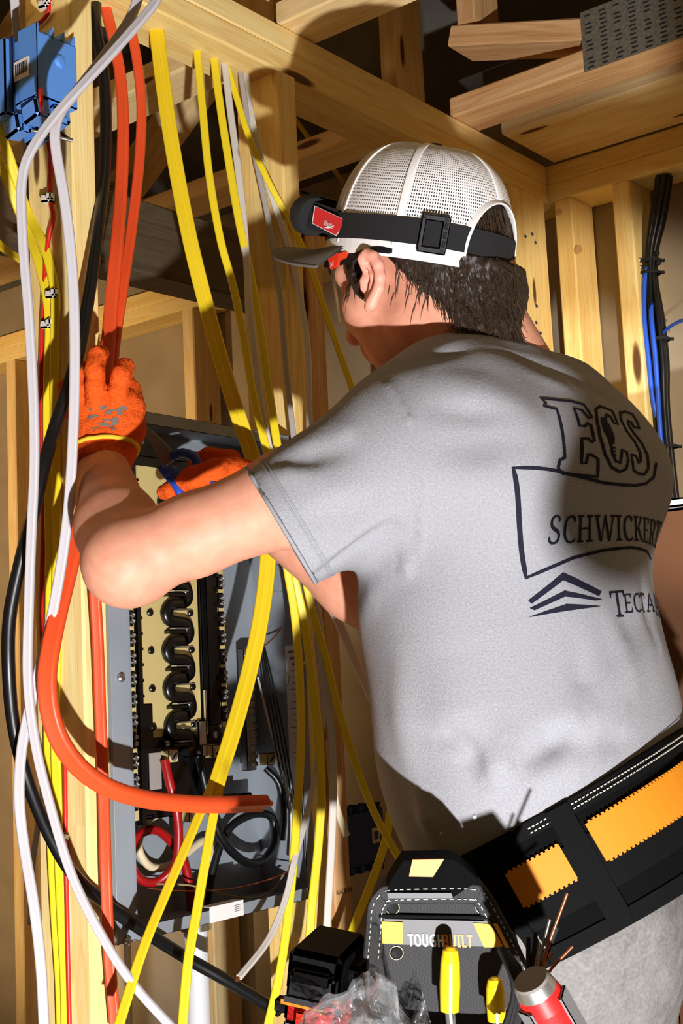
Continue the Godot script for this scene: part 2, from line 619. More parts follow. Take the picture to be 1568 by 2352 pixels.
func _ready() -> void:
	rng.seed = 7
	# camera
	var yaw := deg_to_rad(38.3); var pitch := deg_to_rad(7.13); var roll := deg_to_rad(2.67)
	var f0 := Vector3(cos(yaw), 0, -sin(yaw))
	var r0 := f0.cross(Vector3.UP)
	var fw := f0 * cos(pitch) + Vector3.UP * sin(pitch)
	var u0 := r0.cross(fw)
	CB = Basis(r0 * cos(roll) - u0 * sin(roll), u0 * cos(roll) + r0 * sin(roll), -fw)
	var cam := Camera3D.new()
	cam.name = "camera"
	cam.fov = rad_to_deg(2.0 * atan(1176.0 / F))
	cam.near = 0.02
	cam.transform = Transform3D(CB, EYE)
	add_child(cam)
	cam.current = true
	# sky (dim; the basement is closed) and exposure
	var e := Environment.new()
	e.background_mode = Environment.BG_COLOR
	e.background_color = Color(0.02, 0.02, 0.025)
	e.tonemap_mode = Environment.TONE_MAPPER_LINEAR
	e.tonemap_exposure = EXPOSURE
	e.sdfgi_enabled = true
	e.ssao_enabled = true
	e.ssil_enabled = true
	var we := WorldEnvironment.new()
	we.name = "environment"
	we.environment = e
	add_child(we)
	make_materials()
	unseen_work_light(LAMP, Vector3(1.3, 1.35, -0.95), LAMP_E)  # main lamp, unseen low behind the camera, lights the whole scene
	unseen_bulb(Vector3(0.75, 1.62, 1.35), BULB_E)  # out of view, placed to warm the shadows
	hang_blocker(Vector3(0.556, 0.768, -0.05))
	unseen_work_light(Vector3(0.55, 1.35, -3.0), Vector3(2.25, 1.35, -2.95), 2.4, "unseen tripod work light behind the panel wall, placed to brighten the far studs", 36.0, Color(1.0, 0.86, 0.66))  # unseen lamp set to brighten the far studs behind the panel
	unseen_work_light(Vector3(1.0, 1.38, 0.2), Vector3(2.25, 1.57, -1.15), 3.2, "added tripod work light out of view, brightens the corner studs of the right wall", 14.5, Color(1.0, 0.95, 0.88))  # added fill lamp for the right wall's corner
	unseen_bulb(Vector3(0.3, 2.0, -2.7), 0.32, "unseen warm bulb out of view behind the panel wall, placed to brighten its trusses")  # unseen bulb lifting the dark bay behind the panel wall
	build_all()

const EXPOSURE := 1.0
const LAMP := Vector3(-0.05, 0.36, 0.30)
const LAMP_E := 6.6
const BULB_E := 0.14

func unseen_work_light(p: Vector3, aim: Vector3, energy: float, label := "unseen tripod work light low behind the camera, placed to light the whole scene", cone := 78.0, tint := Color(0.995, 0.985, 0.985)) -> void:
	var o := thing("unseen_work_light", label, "lamp", Vector3(p.x, 0, p.z))
	var d := (aim - p).normalized()
	var b := nb()
	b.lathe(p - d * 0.06, d, [Vector2(0, -0.012), Vector2(0.03, -0.012), Vector2(0.042, 0.0), Vector2(0.05, 0.045), Vector2(0.052, 0.05), Vector2(0.044, 0.05), Vector2(0.04, 0.036), Vector2(0, 0.036)], 24)
	put(b, "housing", M.black_matte, o)
	var g := nb()
	g.lathe(p - d * 0.0225, d, [Vector2(0.039, 0), Vector2(0.036, 0.004), Vector2(0, 0.006)], 24)
	var em := mat(c8(255, 250, 242), 0.4)
	em.emission_enabled = true
	em.emission = Color(1.0, 0.97, 0.92)
	em.emission_energy_multiplier = 2.0
	put(g, "lens", em, o)
	var s := nb()
	var base := Vector3(p.x, 0.0, p.z) - Vector3(d.x, 0, d.z) * 0.07
	s.tube([base + Vector3(0, 0.32, 0), base + Vector3(0, p.y - 0.01, 0)], 0.009)
	put(s, "pole", M.black_matte, o)
	for k in 3:
		var l := nb()
		var a := TAU * k / 3.0 + 0.9
		l.tube([base + Vector3(0, 0.36, 0), base + Vector3(cos(a) * 0.26, 0.008, sin(a) * 0.26)], 0.008)
		put(l, "leg", M.black_matte, o)
	var l := SpotLight3D.new()
	l.name = "unseen_work_light_beam"
	l.light_color = tint
	l.light_energy = energy
	l.light_size = 0.017
	l.spot_range = 12
	l.spot_angle = cone
	l.spot_angle_attenuation = 0.5
	l.spot_attenuation = 2
	l.shadow_enabled = true
	add_child(l)
	l.look_at_from_position(p + d * 0.02, aim)
func unseen_bulb(p: Vector3, energy: float, label := "unseen warm bulb out of view behind the camera, placed to warm the shadows") -> void:
	var o := thing("unseen_bulb", label, "lamp", Vector3(p.x, 2.131, p.z))
	var b := nb()
	b.lathe(p, Vector3.UP, [Vector2(0.001, -0.06), Vector2(0.03, -0.05), Vector2(0.045, -0.02), Vector2(0.04, 0.012), Vector2(0.02, 0.045), Vector2(0.016, 0.055)], 20)
	var em := mat(c8(255, 214, 160), 0.4)
	em.emission_enabled = true
	em.emission = Color(1.0, 0.72, 0.42)
	em.emission_energy_multiplier = 1.2
	put(b, "bulb", em, o)
	var s := nb()
	s.lathe(p, Vector3.UP, [Vector2(0.001, 0.05), Vector2(0.019, 0.05), Vector2(0.019, 0.085), Vector2(0.004, 0.095)], 16)
	s.tube([p + Vector3(0, 0.09, 0), Vector3(p.x, 2.14, p.z)], 0.003, 6)
	put(s, "socket", M.black_matte, o)
	var l := OmniLight3D.new()
	l.name = "unseen_bulb_glow"
	l.light_color = Color(1.0, 0.78, 0.52)
	l.light_energy = energy
	l.light_size = 0.04
	l.omni_range = 14
	l.omni_attenuation = 2
	l.shadow_enabled = true
	add_child(l)
	l.position = p + Vector3(0, -0.01, 0)
func hang_blocker(p: Vector3) -> void:  # unseen object shaped to throw shade on the upper back and joists
	var o := thing("unseen_blocker", "unseen light sack hanging on a cord beside the camera", "blocker", p)
	var b := nb()
	b.lathe(p, Vector3.UP, [Vector2(0.001, 0.0), Vector2(0.07, 0.004), Vector2(0.1, 0.014), Vector2(0.106, 0.025), Vector2(0.085, 0.036), Vector2(0.06, 0.042), Vector2(0.001, 0.05)], 24)
	b.lathe(p + Vector3(0.026, 0.03, 0.045), Vector3.UP, [Vector2(0.05, 0.0), Vector2(0.049, 0.12), Vector2(0.044, 0.19), Vector2(0.016, 0.22), Vector2(0.022, 0.26), Vector2(0.001, 0.27)], 24)
	put(b, "bag", M.black_matte, o)  # dark body out of view that cuts off the main lamp
	b = nb()
	b.tube([p + Vector3(0.026, 0.27, 0.045), Vector3(p.x + 0.026, 3.4, p.z + 0.045)], 0.004, 6)
	put(b, "cord", M.beige, o)

# ---------- the framed walls, floor and trusses
var woodk := 0
func wood(k := -1) -> Material:
	if k >= 0:
		return M["wood%d" % k]
	woodk += 1
	return M["wood%d" % [0, 1, 2, 0, 1][woodk % 5]]
func off() -> Vector2:
	return Vector2(rng.randf() * 3.0, rng.randf())
func lumber(parent: Node, called: String, p: Vector3, q: Vector3, wd: Vector3, w: float, th: float, k := -1) -> MeshInstance3D:
	var b := nb()
	b.beam(p, q, wd, w, th, off())
	return put(b, called, wood(k), parent)
func slabbox(parent: Node, called: String, lo: Vector3, hi: Vector3, m: Material) -> MeshInstance3D:
	var b := nb()
	var h := (hi - lo) / 2
	b.box((lo + hi) / 2, Vector3(h.x, 0, 0), Vector3(0, h.y, 0), Vector3(0, 0, h.z))
	return put(b, called, m, parent)

func build_shell() -> void:
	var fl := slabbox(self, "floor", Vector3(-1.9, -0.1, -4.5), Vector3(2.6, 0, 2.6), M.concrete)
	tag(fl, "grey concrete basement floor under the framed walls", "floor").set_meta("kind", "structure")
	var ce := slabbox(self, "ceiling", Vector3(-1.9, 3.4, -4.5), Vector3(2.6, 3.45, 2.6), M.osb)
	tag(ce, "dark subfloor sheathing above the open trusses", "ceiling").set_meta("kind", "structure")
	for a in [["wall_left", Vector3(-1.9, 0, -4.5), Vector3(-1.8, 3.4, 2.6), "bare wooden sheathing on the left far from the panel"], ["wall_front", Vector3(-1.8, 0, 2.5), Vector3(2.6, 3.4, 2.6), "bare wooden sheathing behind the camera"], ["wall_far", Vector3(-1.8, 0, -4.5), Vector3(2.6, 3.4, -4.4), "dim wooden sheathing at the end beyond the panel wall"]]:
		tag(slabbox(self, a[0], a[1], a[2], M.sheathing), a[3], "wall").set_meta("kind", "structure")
	# the panel wall: studs and plates in the plane z = WZ, 89 mm deep
	var zc := WZ - 0.0445
	var w := setting("wall_back", "open stud wall of pale pine that carries the electrical panel")
	lumber(w, "top_plate", Vector3(-1.6, 2.112, zc), Vector3(RX - 0.003, 2.112, zc), Vector3(0, 0, 1), 0.089, 0.038, 0)
	lumber(w, "top_plate", Vector3(-1.6, 2.074, zc), Vector3(RX - 0.003, 2.074, zc), Vector3(0, 0, 1), 0.089, 0.038, 1)
	lumber(w, "bottom_plate", Vector3(-1.6, 0.019, zc), Vector3(RX, 0.019, zc), Vector3(0, 0, 1), 0.089, 0.038)
	var spots := [1.068, 1.469, 1.515, 2.213, 1.87, 0.66, 0.25]
	for k in spots.size():
		var x: float = spots[k]
		var lo := 0.038
		var top := 2.055
		if k == 2:
			top = 1.86
		lumber(w, "stud", Vector3(x, lo, zc), Vector3(x, top, zc), Vector3(0, 0, 1), 0.089, 0.038, [0, 1, 3, 0, 1, 2, 1][k])
	# wide corner backing stud seen flat beside the hat, with nail heads
	lumber(w, "backing_stud", Vector3(2.165, 0.038, WZ - 0.018), Vector3(2.165, 2.055, WZ - 0.018), Vector3(1, 0, 0), 0.12, 0.036, 0)
	var nails := nb()
	for p in [[1206, 543], [1222, 538], [1229, 557], [1232, 703], [1231, 741], [1241, 765]]:
		nails.lathe(onz(p[0], p[1], WZ + 0.0005), Vector3(0, 0, 1), [Vector2(0.0035, 0), Vector2(0.003, 0.0012), Vector2(0, 0.0014)], 8)
	put(nails, "nail_heads", M.dark_blue, w).set_meta("kind", "stuff")
	# dark weathered header behind the wires
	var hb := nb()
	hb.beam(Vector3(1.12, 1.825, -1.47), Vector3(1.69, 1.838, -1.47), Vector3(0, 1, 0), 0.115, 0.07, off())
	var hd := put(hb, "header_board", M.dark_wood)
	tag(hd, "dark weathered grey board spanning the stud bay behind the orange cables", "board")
	# the right wall runs along z in the plane x = RX and goes on behind the panel wall
	var r := setting("wall_right", "open stud wall of pale pine with beige drywall behind it")
	var xc := RX + 0.0445
	lumber(r, "top_plate", Vector3(xc, 2.112, 2.4), Vector3(xc, 2.112, -4.3), Vector3(1, 0, 0), 0.089, 0.038, 1)
	lumber(r, "top_plate", Vector3(xc, 2.0745, 2.4), Vector3(xc, 2.0745, -4.3), Vector3(1, 0, 0), 0.089, 0.037, 0)
	lumber(r, "bottom_plate", Vector3(xc, 0.019, 2.4), Vector3(xc, 0.019, -4.3), Vector3(1, 0, 0), 0.089, 0.038, 0)
	for z in [-1.195, -1.071, -0.63, -0.2, 0.3, 0.8, -1.6, -2.223, -2.62, -2.905, -3.3, -3.8]:
		lumber(r, "stud", Vector3(xc, 0.038, z), Vector3(xc, 2.055, z), Vector3(1, 0, 0), 0.089, 0.038, 2 if z < -1.5 else [0, 1][int(absf(z * 10)) % 2])
	slabbox(r, "drywall_panel", Vector3(RX + 0.09, 0, -4.4), Vector3(RX + 0.105, 2.3, -1.25), M.drywall)
	slabbox(r, "drywall_panel", Vector3(RX + 0.09, 0, -1.246), Vector3(RX + 0.105, 2.3, 2.5), M.drywall)
	slabbox(r, "exterior_wall", Vector3(RX + 0.11, 0, -4.5), Vector3(RX + 0.35, 3.4, 2.6), M.concrete)
	var kn := nb()
	for p in [[1328, 573, 0.009], [1283, 487, 0.007]]:
		kn.lathe(onx(p[0], p[1], RX - 0.0004), Vector3(-1, 0, 0), [Vector2(p[2], 0), Vector2(p[2] * 0.8, 0.0005), Vector2(0, 0.0006)], 12)
	put(kn, "knots", M.wood3, r).set_meta("kind", "stuff")
	# nailing board laid flat on the right wall's plates, overhanging into the room
	var nbd := nb()
	nbd.beam(Vector3(2.152, 2.151, -1.205), Vector3(2.152, 2.151, 2.2), Vector3(1, 0, 0), 0.196, 0.038, off())
	tag(put(nbd, "nailing_board", wood(2)), "wide pale board lying flat on the right wall's top plates", "board")
	build_trusses()

func truss(x: float, z0: float, z1: float, webs: Array, label: String, k := -1) -> Node3D:
	var t := thing("floor_truss", label, "truss", Vector3(x, 2.131, z0), "floor trusses overhead")
	lumber(t, "bottom_chord", Vector3(x, 2.151, z0), Vector3(x, 2.151, z1), Vector3(1, 0, 0), 0.088, 0.038, k)
	lumber(t, "top_chord", Vector3(x, 3.05, z0), Vector3(x, 3.05, z1), Vector3(1, 0, 0), 0.088, 0.038, k)
	for w in webs:
		var a := Vector3(x, w[1], w[0])
		var b := Vector3(x, w[3], w[2])
		lumber(t, "web", a, b, Vector3(1, 0, 0), 0.086, 0.038, k)
	return t
func connector(t: Node3D, x: float, z0: float, z1: float, y0: float, y1: float) -> void:
	var b := nb()
	b.box(Vector3(x - 0.0008, (y0 + y1) / 2, (z0 + z1) / 2), Vector3(0.0008, 0, 0), Vector3(0, (y1 - y0) / 2, 0), Vector3(0, 0, (z1 - z0) / 2))
	var pl := put(b, "connector_plate", M.galv, t)
	var s := nb()
	var nz := int((z1 - z0) / 0.026)
	var ny := int((y1 - y0) / 0.0075)
	for j in nz:
		for i in ny:
			if i % 4 == 3 and j % 2 == 0:
				continue
			s.box(Vector3(x - 0.0018, y0 + 0.005 + i * 0.0075, z0 + 0.013 + j * 0.026 + (i % 2) * 0.002), Vector3(0.0004, 0, 0), Vector3(0, 0.0013, 0), Vector3(0, 0, 0.0055))
	put(s, "tooth_slots", M.black_matte, pl).set_meta("kind", "stuff")
func build_trusses() -> void:
	var ww := [[-0.93, 2.185, -1.22, 2.60], [-0.90, 2.185, -0.25, 3.02], [-0.2, 3.02, 0.4, 2.185], [0.45, 2.185, 1.0, 3.02], [-1.2, 2.172, -1.2, 3.02]]
	var names := ["pale floor truss end over the panel wall left of the hat", "pinkish floor truss with a toothed metal plate over the right wall's corner", "floor truss above the blue outlet box, over the left of the panel", "floor truss above the camera, second from the left wall", "floor truss above the camera, nearest the left wall"]
	var xs := [1.502, 1.97, 1.035, 0.1, -0.9]
	for k in 5:
		var w2 := ww.duplicate()
		if k == 1:
			w2[0] = [-0.93, 2.195, -1.225, 2.285]
			w2[4] = [-1.19, 2.30, -1.19, 3.02]
		var t := truss(xs[k], -1.232, 2.3, w2, names[k], 2 if k != 1 else 3)
		if k < 3:
			connector(t, xs[k] - 0.044, -0.965, -0.62, 2.128, 2.232)
			connector(t, xs[k] - 0.044, 0.0, 0.3, 2.128, 2.232)
	# the trusses of the bay behind the panel wall
	var wb := [[-1.33, 2.74, -2.14, 2.19], [-2.2, 2.19, -3.2, 3.0], [-3.25, 3.0, -4.0, 2.19], [-1.33, 2.19, -1.33, 3.02]]
	var nm2 := ["floor truss behind the panel wall, seen between black and orange cables", "floor truss behind the panel wall with a diagonal web behind the yellow cables", "floor truss far behind the panel wall, at the back right", "floor truss behind the panel wall, above the blue box"]
	var x2 := [1.505, 1.925, 2.36, 1.05]
	for k in 4:
		if k == 2:
			continue
		var t := truss(x2[k], -1.30, -4.2, wb, nm2[k], 2)
		connector(t, x2[k] - 0.044, -2.35, -2.0, 2.128, 2.232)
	var bl := nb()
	bl.beam(Vector3(1.10, 2.34, -3.2), Vector3(2.2, 2.34, -3.2), Vector3(0, 1, 0), 0.09, 0.038, off())
	tag(put(bl, "strongback", wood(3)), "dim board crossing between the trusses behind the panel wall", "board")

# ---------- the electrical panel
func cable_pts(px: Array, z: float) -> Array:
	var o := []
	for p in px:
		o.append(onz(p[0], p[1], z if p.size() < 3 else p[2]))
	return o
func screw(b: MB, p: Vector3, ax: Vector3, r: float, h := 0.003) -> void:
	b.lathe(p, ax, [Vector2(r, 0), Vector2(r, h * 0.5), Vector2(r * 0.75, h), Vector2(r * 0.45, h), Vector2(r * 0.4, h * 0.6), Vector2(0, h * 0.6)], 12)
func slot_screw(parent: Node, p: Vector3, s: float) -> void:
	var b := nb()
	b.box(p, Vector3(s, 0, 0), Vector3(0, s, 0), Vector3(0, 0, s * 0.9), 0.001)
	var lug := put(b, "lug", M.label_white if false else M.bus, parent)
	var q := nb()
	q.lathe(p + Vector3(0, 0, s * 0.9), Vector3(0, 0, 1), [Vector2(s * 0.75, 0), Vector2(s * 0.7, 0.0015), Vector2(0, 0.0015)], 14)
	put(q, "lug_screw", M.alum, lug)
	var r := nb()
	r.box(p + Vector3(0, 0, s * 0.9 + 0.0017), Vector3(s * 0.5, s * 0.45, 0), Vector3(-0.0007, 0.0008, 0), Vector3(0, 0, 0.0004))
	put(r, "screw_slot", M.black, lug)
func rows(o: Vector3, dir: Vector3, count: int) -> PackedVector3Array:
	var out := PackedVector3Array()
	for k in count:
		out.append(o + dir * k)
	return out

func build_panel() -> void:
	var P := thing("electrical_panel", "open grey steel electrical panel with a brass and black bus bar between the studs", "panel", Vector3(1.268, 0.854, -1.27))
	var x0 := 1.087; var x1 := 1.449; var y0 := 0.854; var y1 := 1.498
	var zf := -1.2215; var zb := -1.318
	var t := 0.0012
	# box of folded sheet
	var b := nb()
	b.box(Vector3((x0 + x1) / 2, (y0 + y1) / 2, zb), Vector3((x1 - x0) / 2, 0, 0), Vector3(0, (y1 - y0) / 2, 0), Vector3(0, 0, t))
	put(b, "back_plate", M.steel, P)
	for s in [[x0 + 0.0015, "side_wall"], [x1 - 0.0015, "side_wall"]]:
		b = nb()
		b.box(Vector3(s[0], (y0 + y1) / 2, (zf + zb) / 2), Vector3(t, 0, 0), Vector3(0, (y1 - y0) / 2, 0), Vector3(0, 0, (zf - zb) / 2))
		put(b, s[1], M.steel, P)
	for s in [[y0 + 0.0015, "bottom_wall"], [y1 - 0.0015, "top_wall"]]:
		b = nb()
		b.box(Vector3((x0 + x1) / 2, s[0], (zf + zb) / 2), Vector3((x1 - x0) / 2, 0, 0), Vector3(0, t, 0), Vector3(0, 0, (zf - zb) / 2))
		put(b, s[1], M.steel, P)
	# rolled lips round the opening
	b = nb()
	var prof := PackedVector2Array([Vector2(-0.0145, -0.001), Vector2(0.012, -0.001), Vector2(0.0145, -0.004), Vector2(0.0145, -0.001), Vector2(0.0125, 0.0022), Vector2(0.009, 0.0035), Vector2(-0.009, 0.0035), Vector2(-0.013, 0.002)])
	b.tube([Vector3(x0 + 0.0145, y0 + 0.002, zf), Vector3(x0 + 0.0145, y1 - 0.002, zf)], 0, 8, prof, Vector3(1, 0, 0), 0.3)
	put(b, "lip", M.steel, P)
	for q in [[Vector3(x1 - 0.009, y0, zf), Vector3(x1 - 0.009, y1, zf), Vector3(1, 0, 0), 0.009], [Vector3(x0 + 0.029, y0 + 0.008, zf), Vector3(x1, y0 + 0.008, zf), Vector3(0, 1, 0), 0.008], [Vector3(x0 + 0.029, y1 - 0.008, zf), Vector3(x1, y1 - 0.008, zf), Vector3(0, 1, 0), 0.008]]:
		b = nb()
		b.box((q[0] + q[1]) / 2, (q[1] - q[0]) / 2, q[2] * q[3], Vector3(0, 0, 0.0015), 0.0008)
		put(b, "lip", M.steel, P)
	for p in [[278, 1557], [292, 2162], [717, 2040], [697, 1528], [318, 960]]:
		b = nb()
		var c := onz(p[0], p[1], zf + 0.003)
		b.lathe(c, Vector3(0, 0, 1), [Vector2(0.0055, -0.001), Vector2(0.0052, 0.002), Vector2(0.0035, 0.0038), Vector2(0, 0.0042)], 14)
		put(b, "cover_screw", M.zinc, P)
	# sticker on the bottom lip, a paper label on the right inner wall
	b = nb()
	b.box(Vector3(1.2705, 0.8635, zf + 0.0019), Vector3(0.031, 0, 0), Vector3(0, 0.0095, 0), Vector3(0, 0, 0.0003))
	b.box(Vector3(1.2705, 0.8732, zf - 0.006), Vector3(0.031, 0, 0), Vector3(0, 0.0003, 0), Vector3(0, 0, 0.008))
	var stick := put(b, "sticker", M.label_white, P)
	b = nb()
	for k in 4:
		b.box(Vector3(1.291, 0.8685 - k * 0.0024, zf + 0.0024), Vector3(0.007 - 0.001 * (k % 2), 0, 0), Vector3(0, 0.0004, 0), Vector3(0, 0, 0.0001))
	put(b, "small_print", M.grey_ink, stick).set_meta("kind", "stuff")
	b = nb()
	b.box(Vector3(x1 - 0.0031, 1.095, -1.24), Vector3(0.0003, 0, 0), Vector3(0, 0.106, 0), Vector3(0, 0, 0.0155))
	var lab := put(b, "paper_label", M.label_white, P)
	b = nb()
	for k in 22:
		var yy := 1.192 - k * 0.0088
		b.box(Vector3(x1 - 0.0036, yy, -1.24 + 0.002 * (k % 3)), Vector3(0.0001, 0, 0), Vector3(0, 0.0018 if k < 3 else 0.0005, 0), Vector3(0, 0, 0.011 - 0.0015 * (k % 4)))
	put(b, "small_print", M.grey_ink, lab).set_meta("kind", "stuff")
	# black moulded base with long ridges
	b = nb()
	b.box(Vector3(1.2555, 1.22, -1.296), Vector3(0.077, 0, 0), Vector3(0, 0.235, 0), Vector3(0, 0, 0.017), 0.002)
	b.box(Vector3(1.3125, 1.265, -1.279), Vector3(0.0165, 0, 0), Vector3(0, 0.168, 0), Vector3(0, 0, 0.006), 0.001)
	b.box(Vector3(1.305, 1.265, -1.272), Vector3(0.003, 0, 0), Vector3(0, 0.168, 0), Vector3(0, 0, 0.004), 0.001)
	b.box(Vector3(1.1835, 1.2, -1.279), Vector3(0.0045, 0, 0), Vector3(0, 0.22, 0), Vector3(0, 0, 0.006), 0.001)
	b.box(Vector3(1.195, 1.06, -1.279), Vector3(0.009, 0, 0), Vector3(0, 0.07, 0), Vector3(0, 0, 0.005), 0.001)
	b.box(Vector3(1.263, 1.03, -1.281), Vector3(0.062, 0, 0), Vector3(0, 0.045, 0), Vector3(0, 0, 0.005), 0.001)
	for k in 15:
		b.box(Vector3(1.1895, 1.42 - k * 0.02, -1.2765), Vector3(0.0012, 0, 0), Vector3(0, 0.0015, 0), Vector3(0, 0, 0.002))
		b.box(Vector3(1.326, 1.42 - k * 0.02, -1.272), Vector3(0.002, 0, 0), Vector3(0, 0.003, 0), Vector3(0, 0, 0.002))
	put(b, "bus_base", M.bakelite, P)
	# brass coloured bus plate
	b = nb()
	b.slab(Vector3(0, 0, -1.279), Vector3(1, 0, 0), Vector3(0, 1, 0), Vector3(0, 0, 1), PackedVector2Array([Vector2(1.19, 1.44), Vector2(1.19, 1.13), Vector2(1.199, 1.118), Vector2(1.199, 1.087), Vector2(1.221, 1.087), Vector2(1.226, 1.095), Vector2(1.272, 1.095), Vector2(1.277, 1.082), Vector2(1.294, 1.082), Vector2(1.294, 1.44)]), 0, 0.002)
	var bus := put(b, "bus_plate", M.bus, P)
	for k in 8:
		for s in [1.205, 1.2785]:
			b = nb()
			var yy := 1.2475 + 0.049 * 3 - k * 0.049
			if yy < 1.09:
				continue
			b.lathe(Vector3(s, yy, -1.277), Vector3(0, 0, 1), [Vector2(0.0048, 0), Vector2(0.0048, 0.003), Vector2(0.004, 0.0038), Vector2(0, 0.0038)], 10)
			put(b, "rivet", M.bakelite, bus)
	# black S-shaped breaker stab insulators and their metal blades
	for k in 7:
		var y := 1.2475 + 0.0115 + 0.049 * 3 - k * 0.049
		b = nb()
		var z := -1.2715
		var w := PackedVector2Array([Vector2(-0.0066, -0.006), Vector2(0.0066, -0.006), Vector2(0.0066, 0.004), Vector2(0.0046, 0.006), Vector2(-0.0046, 0.006), Vector2(-0.0066, 0.004)])
		b.tube([Vector3(1.262, y, z), Vector3(1.246, y, z), Vector3(1.2355, y - 0.002, z), Vector3(1.2295, y - 0.0115, z), Vector3(1.2335, y - 0.021, z), Vector3(1.245, y - 0.0235, z), Vector3(1.257, y - 0.0245, z), Vector3(1.2655, y - 0.028, z), Vector3(1.2685, y - 0.036, z), Vector3(1.2665, y - 0.044, z), Vector3(1.258, y - 0.0485, z)], 0, 6, w, Vector3(0, 1, 0), 0.004)
		b.box(Vector3(1.246, y - 0.037, z - 0.002), Vector3(0.0155, 0, 0), Vector3(0, 0.0022, 0), Vector3(0, 0, 0.0075), 0.0006)
		var ins := put(b, "stab_insulator", M.bakelite, P)
		for s in [[1.2545, y - 0.0075], [1.2495, y - 0.0325]]:
			b = nb()
			b.box(Vector3(s[0], s[1], -1.267), Vector3(0.0125, 0, 0), Vector3(0, 0.0012, 0), Vector3(0, 0, 0.006), 0.0005)
			put(b, "stab_blade", M.alum, ins)
	# neutral bars: brass strips with paired screws
	for side in 2:
		var xa := 1.1705 if side == 0 else 1.338
		var top := 1.41
		var bot := 0.985 if side == 0 else 1.092
		b = nb()
		b.box(Vector3(xa, (top + bot) / 2, -1.281), Vector3(0.0062, 0, 0), Vector3(0, (top - bot) / 2, 0), Vector3(0, 0, 0.006), 0.001)
		var bar := put(b, "neutral_bar", M.bus, P)
		var y := top - 0.012
		while y > bot + 0.006:
			b = nb()
			b.box(Vector3(xa - 0.001, y - 0.004, -1.2765), Vector3(0.0056, 0, 0), Vector3(0, 0.0105, 0), Vector3(0, 0, 0.0025), 0.001)
			put(b, "bar_gap", M.bakelite, bar)
			for s in 2:
				b = nb()
				screw(b, Vector3(xa + 0.002, y - s * 0.008, -1.2742), Vector3(0, 0, 1), 0.0035)
				put(b, "bar_screw", M.zinc, bar)
			y -= 0.0257
	# ground bar by the right wall with a double row of screws
	b = nb()
	b.box(Vector3(1.4, 1.115, -1.291), Vector3(0.0095, 0, 0), Vector3(0, 0.085, 0), Vector3(0, 0, 0.006), 0.001)
	var gb := put(b, "ground_bar", M.alum, P)
	for k in 16:
		b = nb()
		screw(b, Vector3(1.4045, 1.193 - k * 0.0103, -1.285), Vector3(0, 0, 1), 0.004, 0.0045)
		put(b, "bar_screw", M.zinc, gb)
		if k % 2 == 0:
			b = nb()
			screw(b, Vector3(1.3945, 1.19 - k * 0.0103, -1.285), Vector3(0, 0, 1), 0.0026, 0.002)
			put(b, "bar_screw", M.zinc, gb)
	# main lugs, bus links and labels at the foot of the base
	b = nb()
	b.box(Vector3(1.289, 1.085, -1.274), Vector3(0.008, 0, 0), Vector3(0, 0.02, 0), Vector3(0, 0, 0.004), 0.002)
	b.box(Vector3(1.2905, 1.065, -1.269), Vector3(0.0095, 0, 0), Vector3(0, 0.008, 0), Vector3(0, 0, 0.005), 0.001)
	b.box(Vector3(1.2975, 1.115, -1.274), Vector3(0.0012, 0, 0), Vector3(0, 0.03, 0), Vector3(0, 0, 0.004), 0.0005)
	put(b, "bus_link", M.alum, P)
	for p in [Vector3(1.236, 1.086, -1.276), Vector3(1.253, 1.094, -1.272), Vector3(1.312, 1.084, -1.272), Vector3(1.226, 1.078, -1.274)]:
		b = nb()
		screw(b, p, Vector3(0.4, 0.1, 1), 0.0048, 0.005)
		put(b, "link_bolt", M.zinc, P)
	slot_screw(P, Vector3(1.2265, 1.062, -1.27), 0.0085)
	slot_screw(P, Vector3(1.3005, 1.063, -1.263), 0.0085)
	slot_screw(P, Vector3(1.262, 0.985, -1.272), 0.0095)
	slot_screw(P, Vector3(1.424, 1.044, -1.278), 0.0085)
	b = nb()
	b.box(Vector3(1.203, 1.045, -1.272), Vector3(0.01, 0, 0), Vector3(0, 0.023, 0), Vector3(0, 0, 0.0006))
	var lm := mat(c8(150, 146, 140), 0.6)
	put(b, "rating_label", lm, P)
	b = nb()
	b.box(Vector3(1.281, 0.992, -1.272), Vector3(0.012, 0, 0), Vector3(0, 0.011, 0), Vector3(0, 0, 0.0006))
	put(b, "rating_label", lm, P)
	b = nb()
	b.box(Vector3(1.315, 0.992, -1.285), Vector3(0.075, 0, 0), Vector3(0, 0.009, 0), Vector3(0, 0, 0.008), 0.002)
	b.box(Vector3(1.341, 0.996, -1.272), Vector3(0.01, 0, 0), Vector3(0, 0.008, 0), Vector3(0, 0, 0.004), 0.001)
	put(b, "cable_clamp", M.bakelite, P)
	# jagged dark plate painting the shadow of the neutral bar screws on the back
	b = nb()
	var poly := PackedVector2Array([Vector2(1.33, 1.42), Vector2(1.33, 0.99), Vector2(1.372, 0.99)])
	for k in 28:
		poly.append(Vector2(1.37 + 0.006 * (k % 2) + 0.002 * sin(k * 1.7), 1.0 + k * 0.0152))
	b.slab(Vector3(0, 0, -1.3165), Vector3(1, 0, 0), Vector3(0, 1, 0), Vector3(0, 0, 1), poly, 0, 0.001)
	put(b, "painted_shadow", mat(c8(58, 58, 60), 0.55), P)
	# knockout rings pressed into the right wall and the back
	for p in [[612, 1420, 0.016], [650, 1560, 0.012], [640, 1740, 0.014], [640, 1330, 0.02]]:
		b = nb()
		var c := onx(p[0], p[1], x1 - 0.003)
		b.lathe(c, Vector3(-1, 0, 0), [Vector2(p[2], 0), Vector2(p[2], 0.0007), Vector2(p[2] - 0.0012, 0.0007), Vector2(p[2] - 0.0012, 0)], 24)
		put(b, "knockout", M.steel, P)
	build_panel_wires()

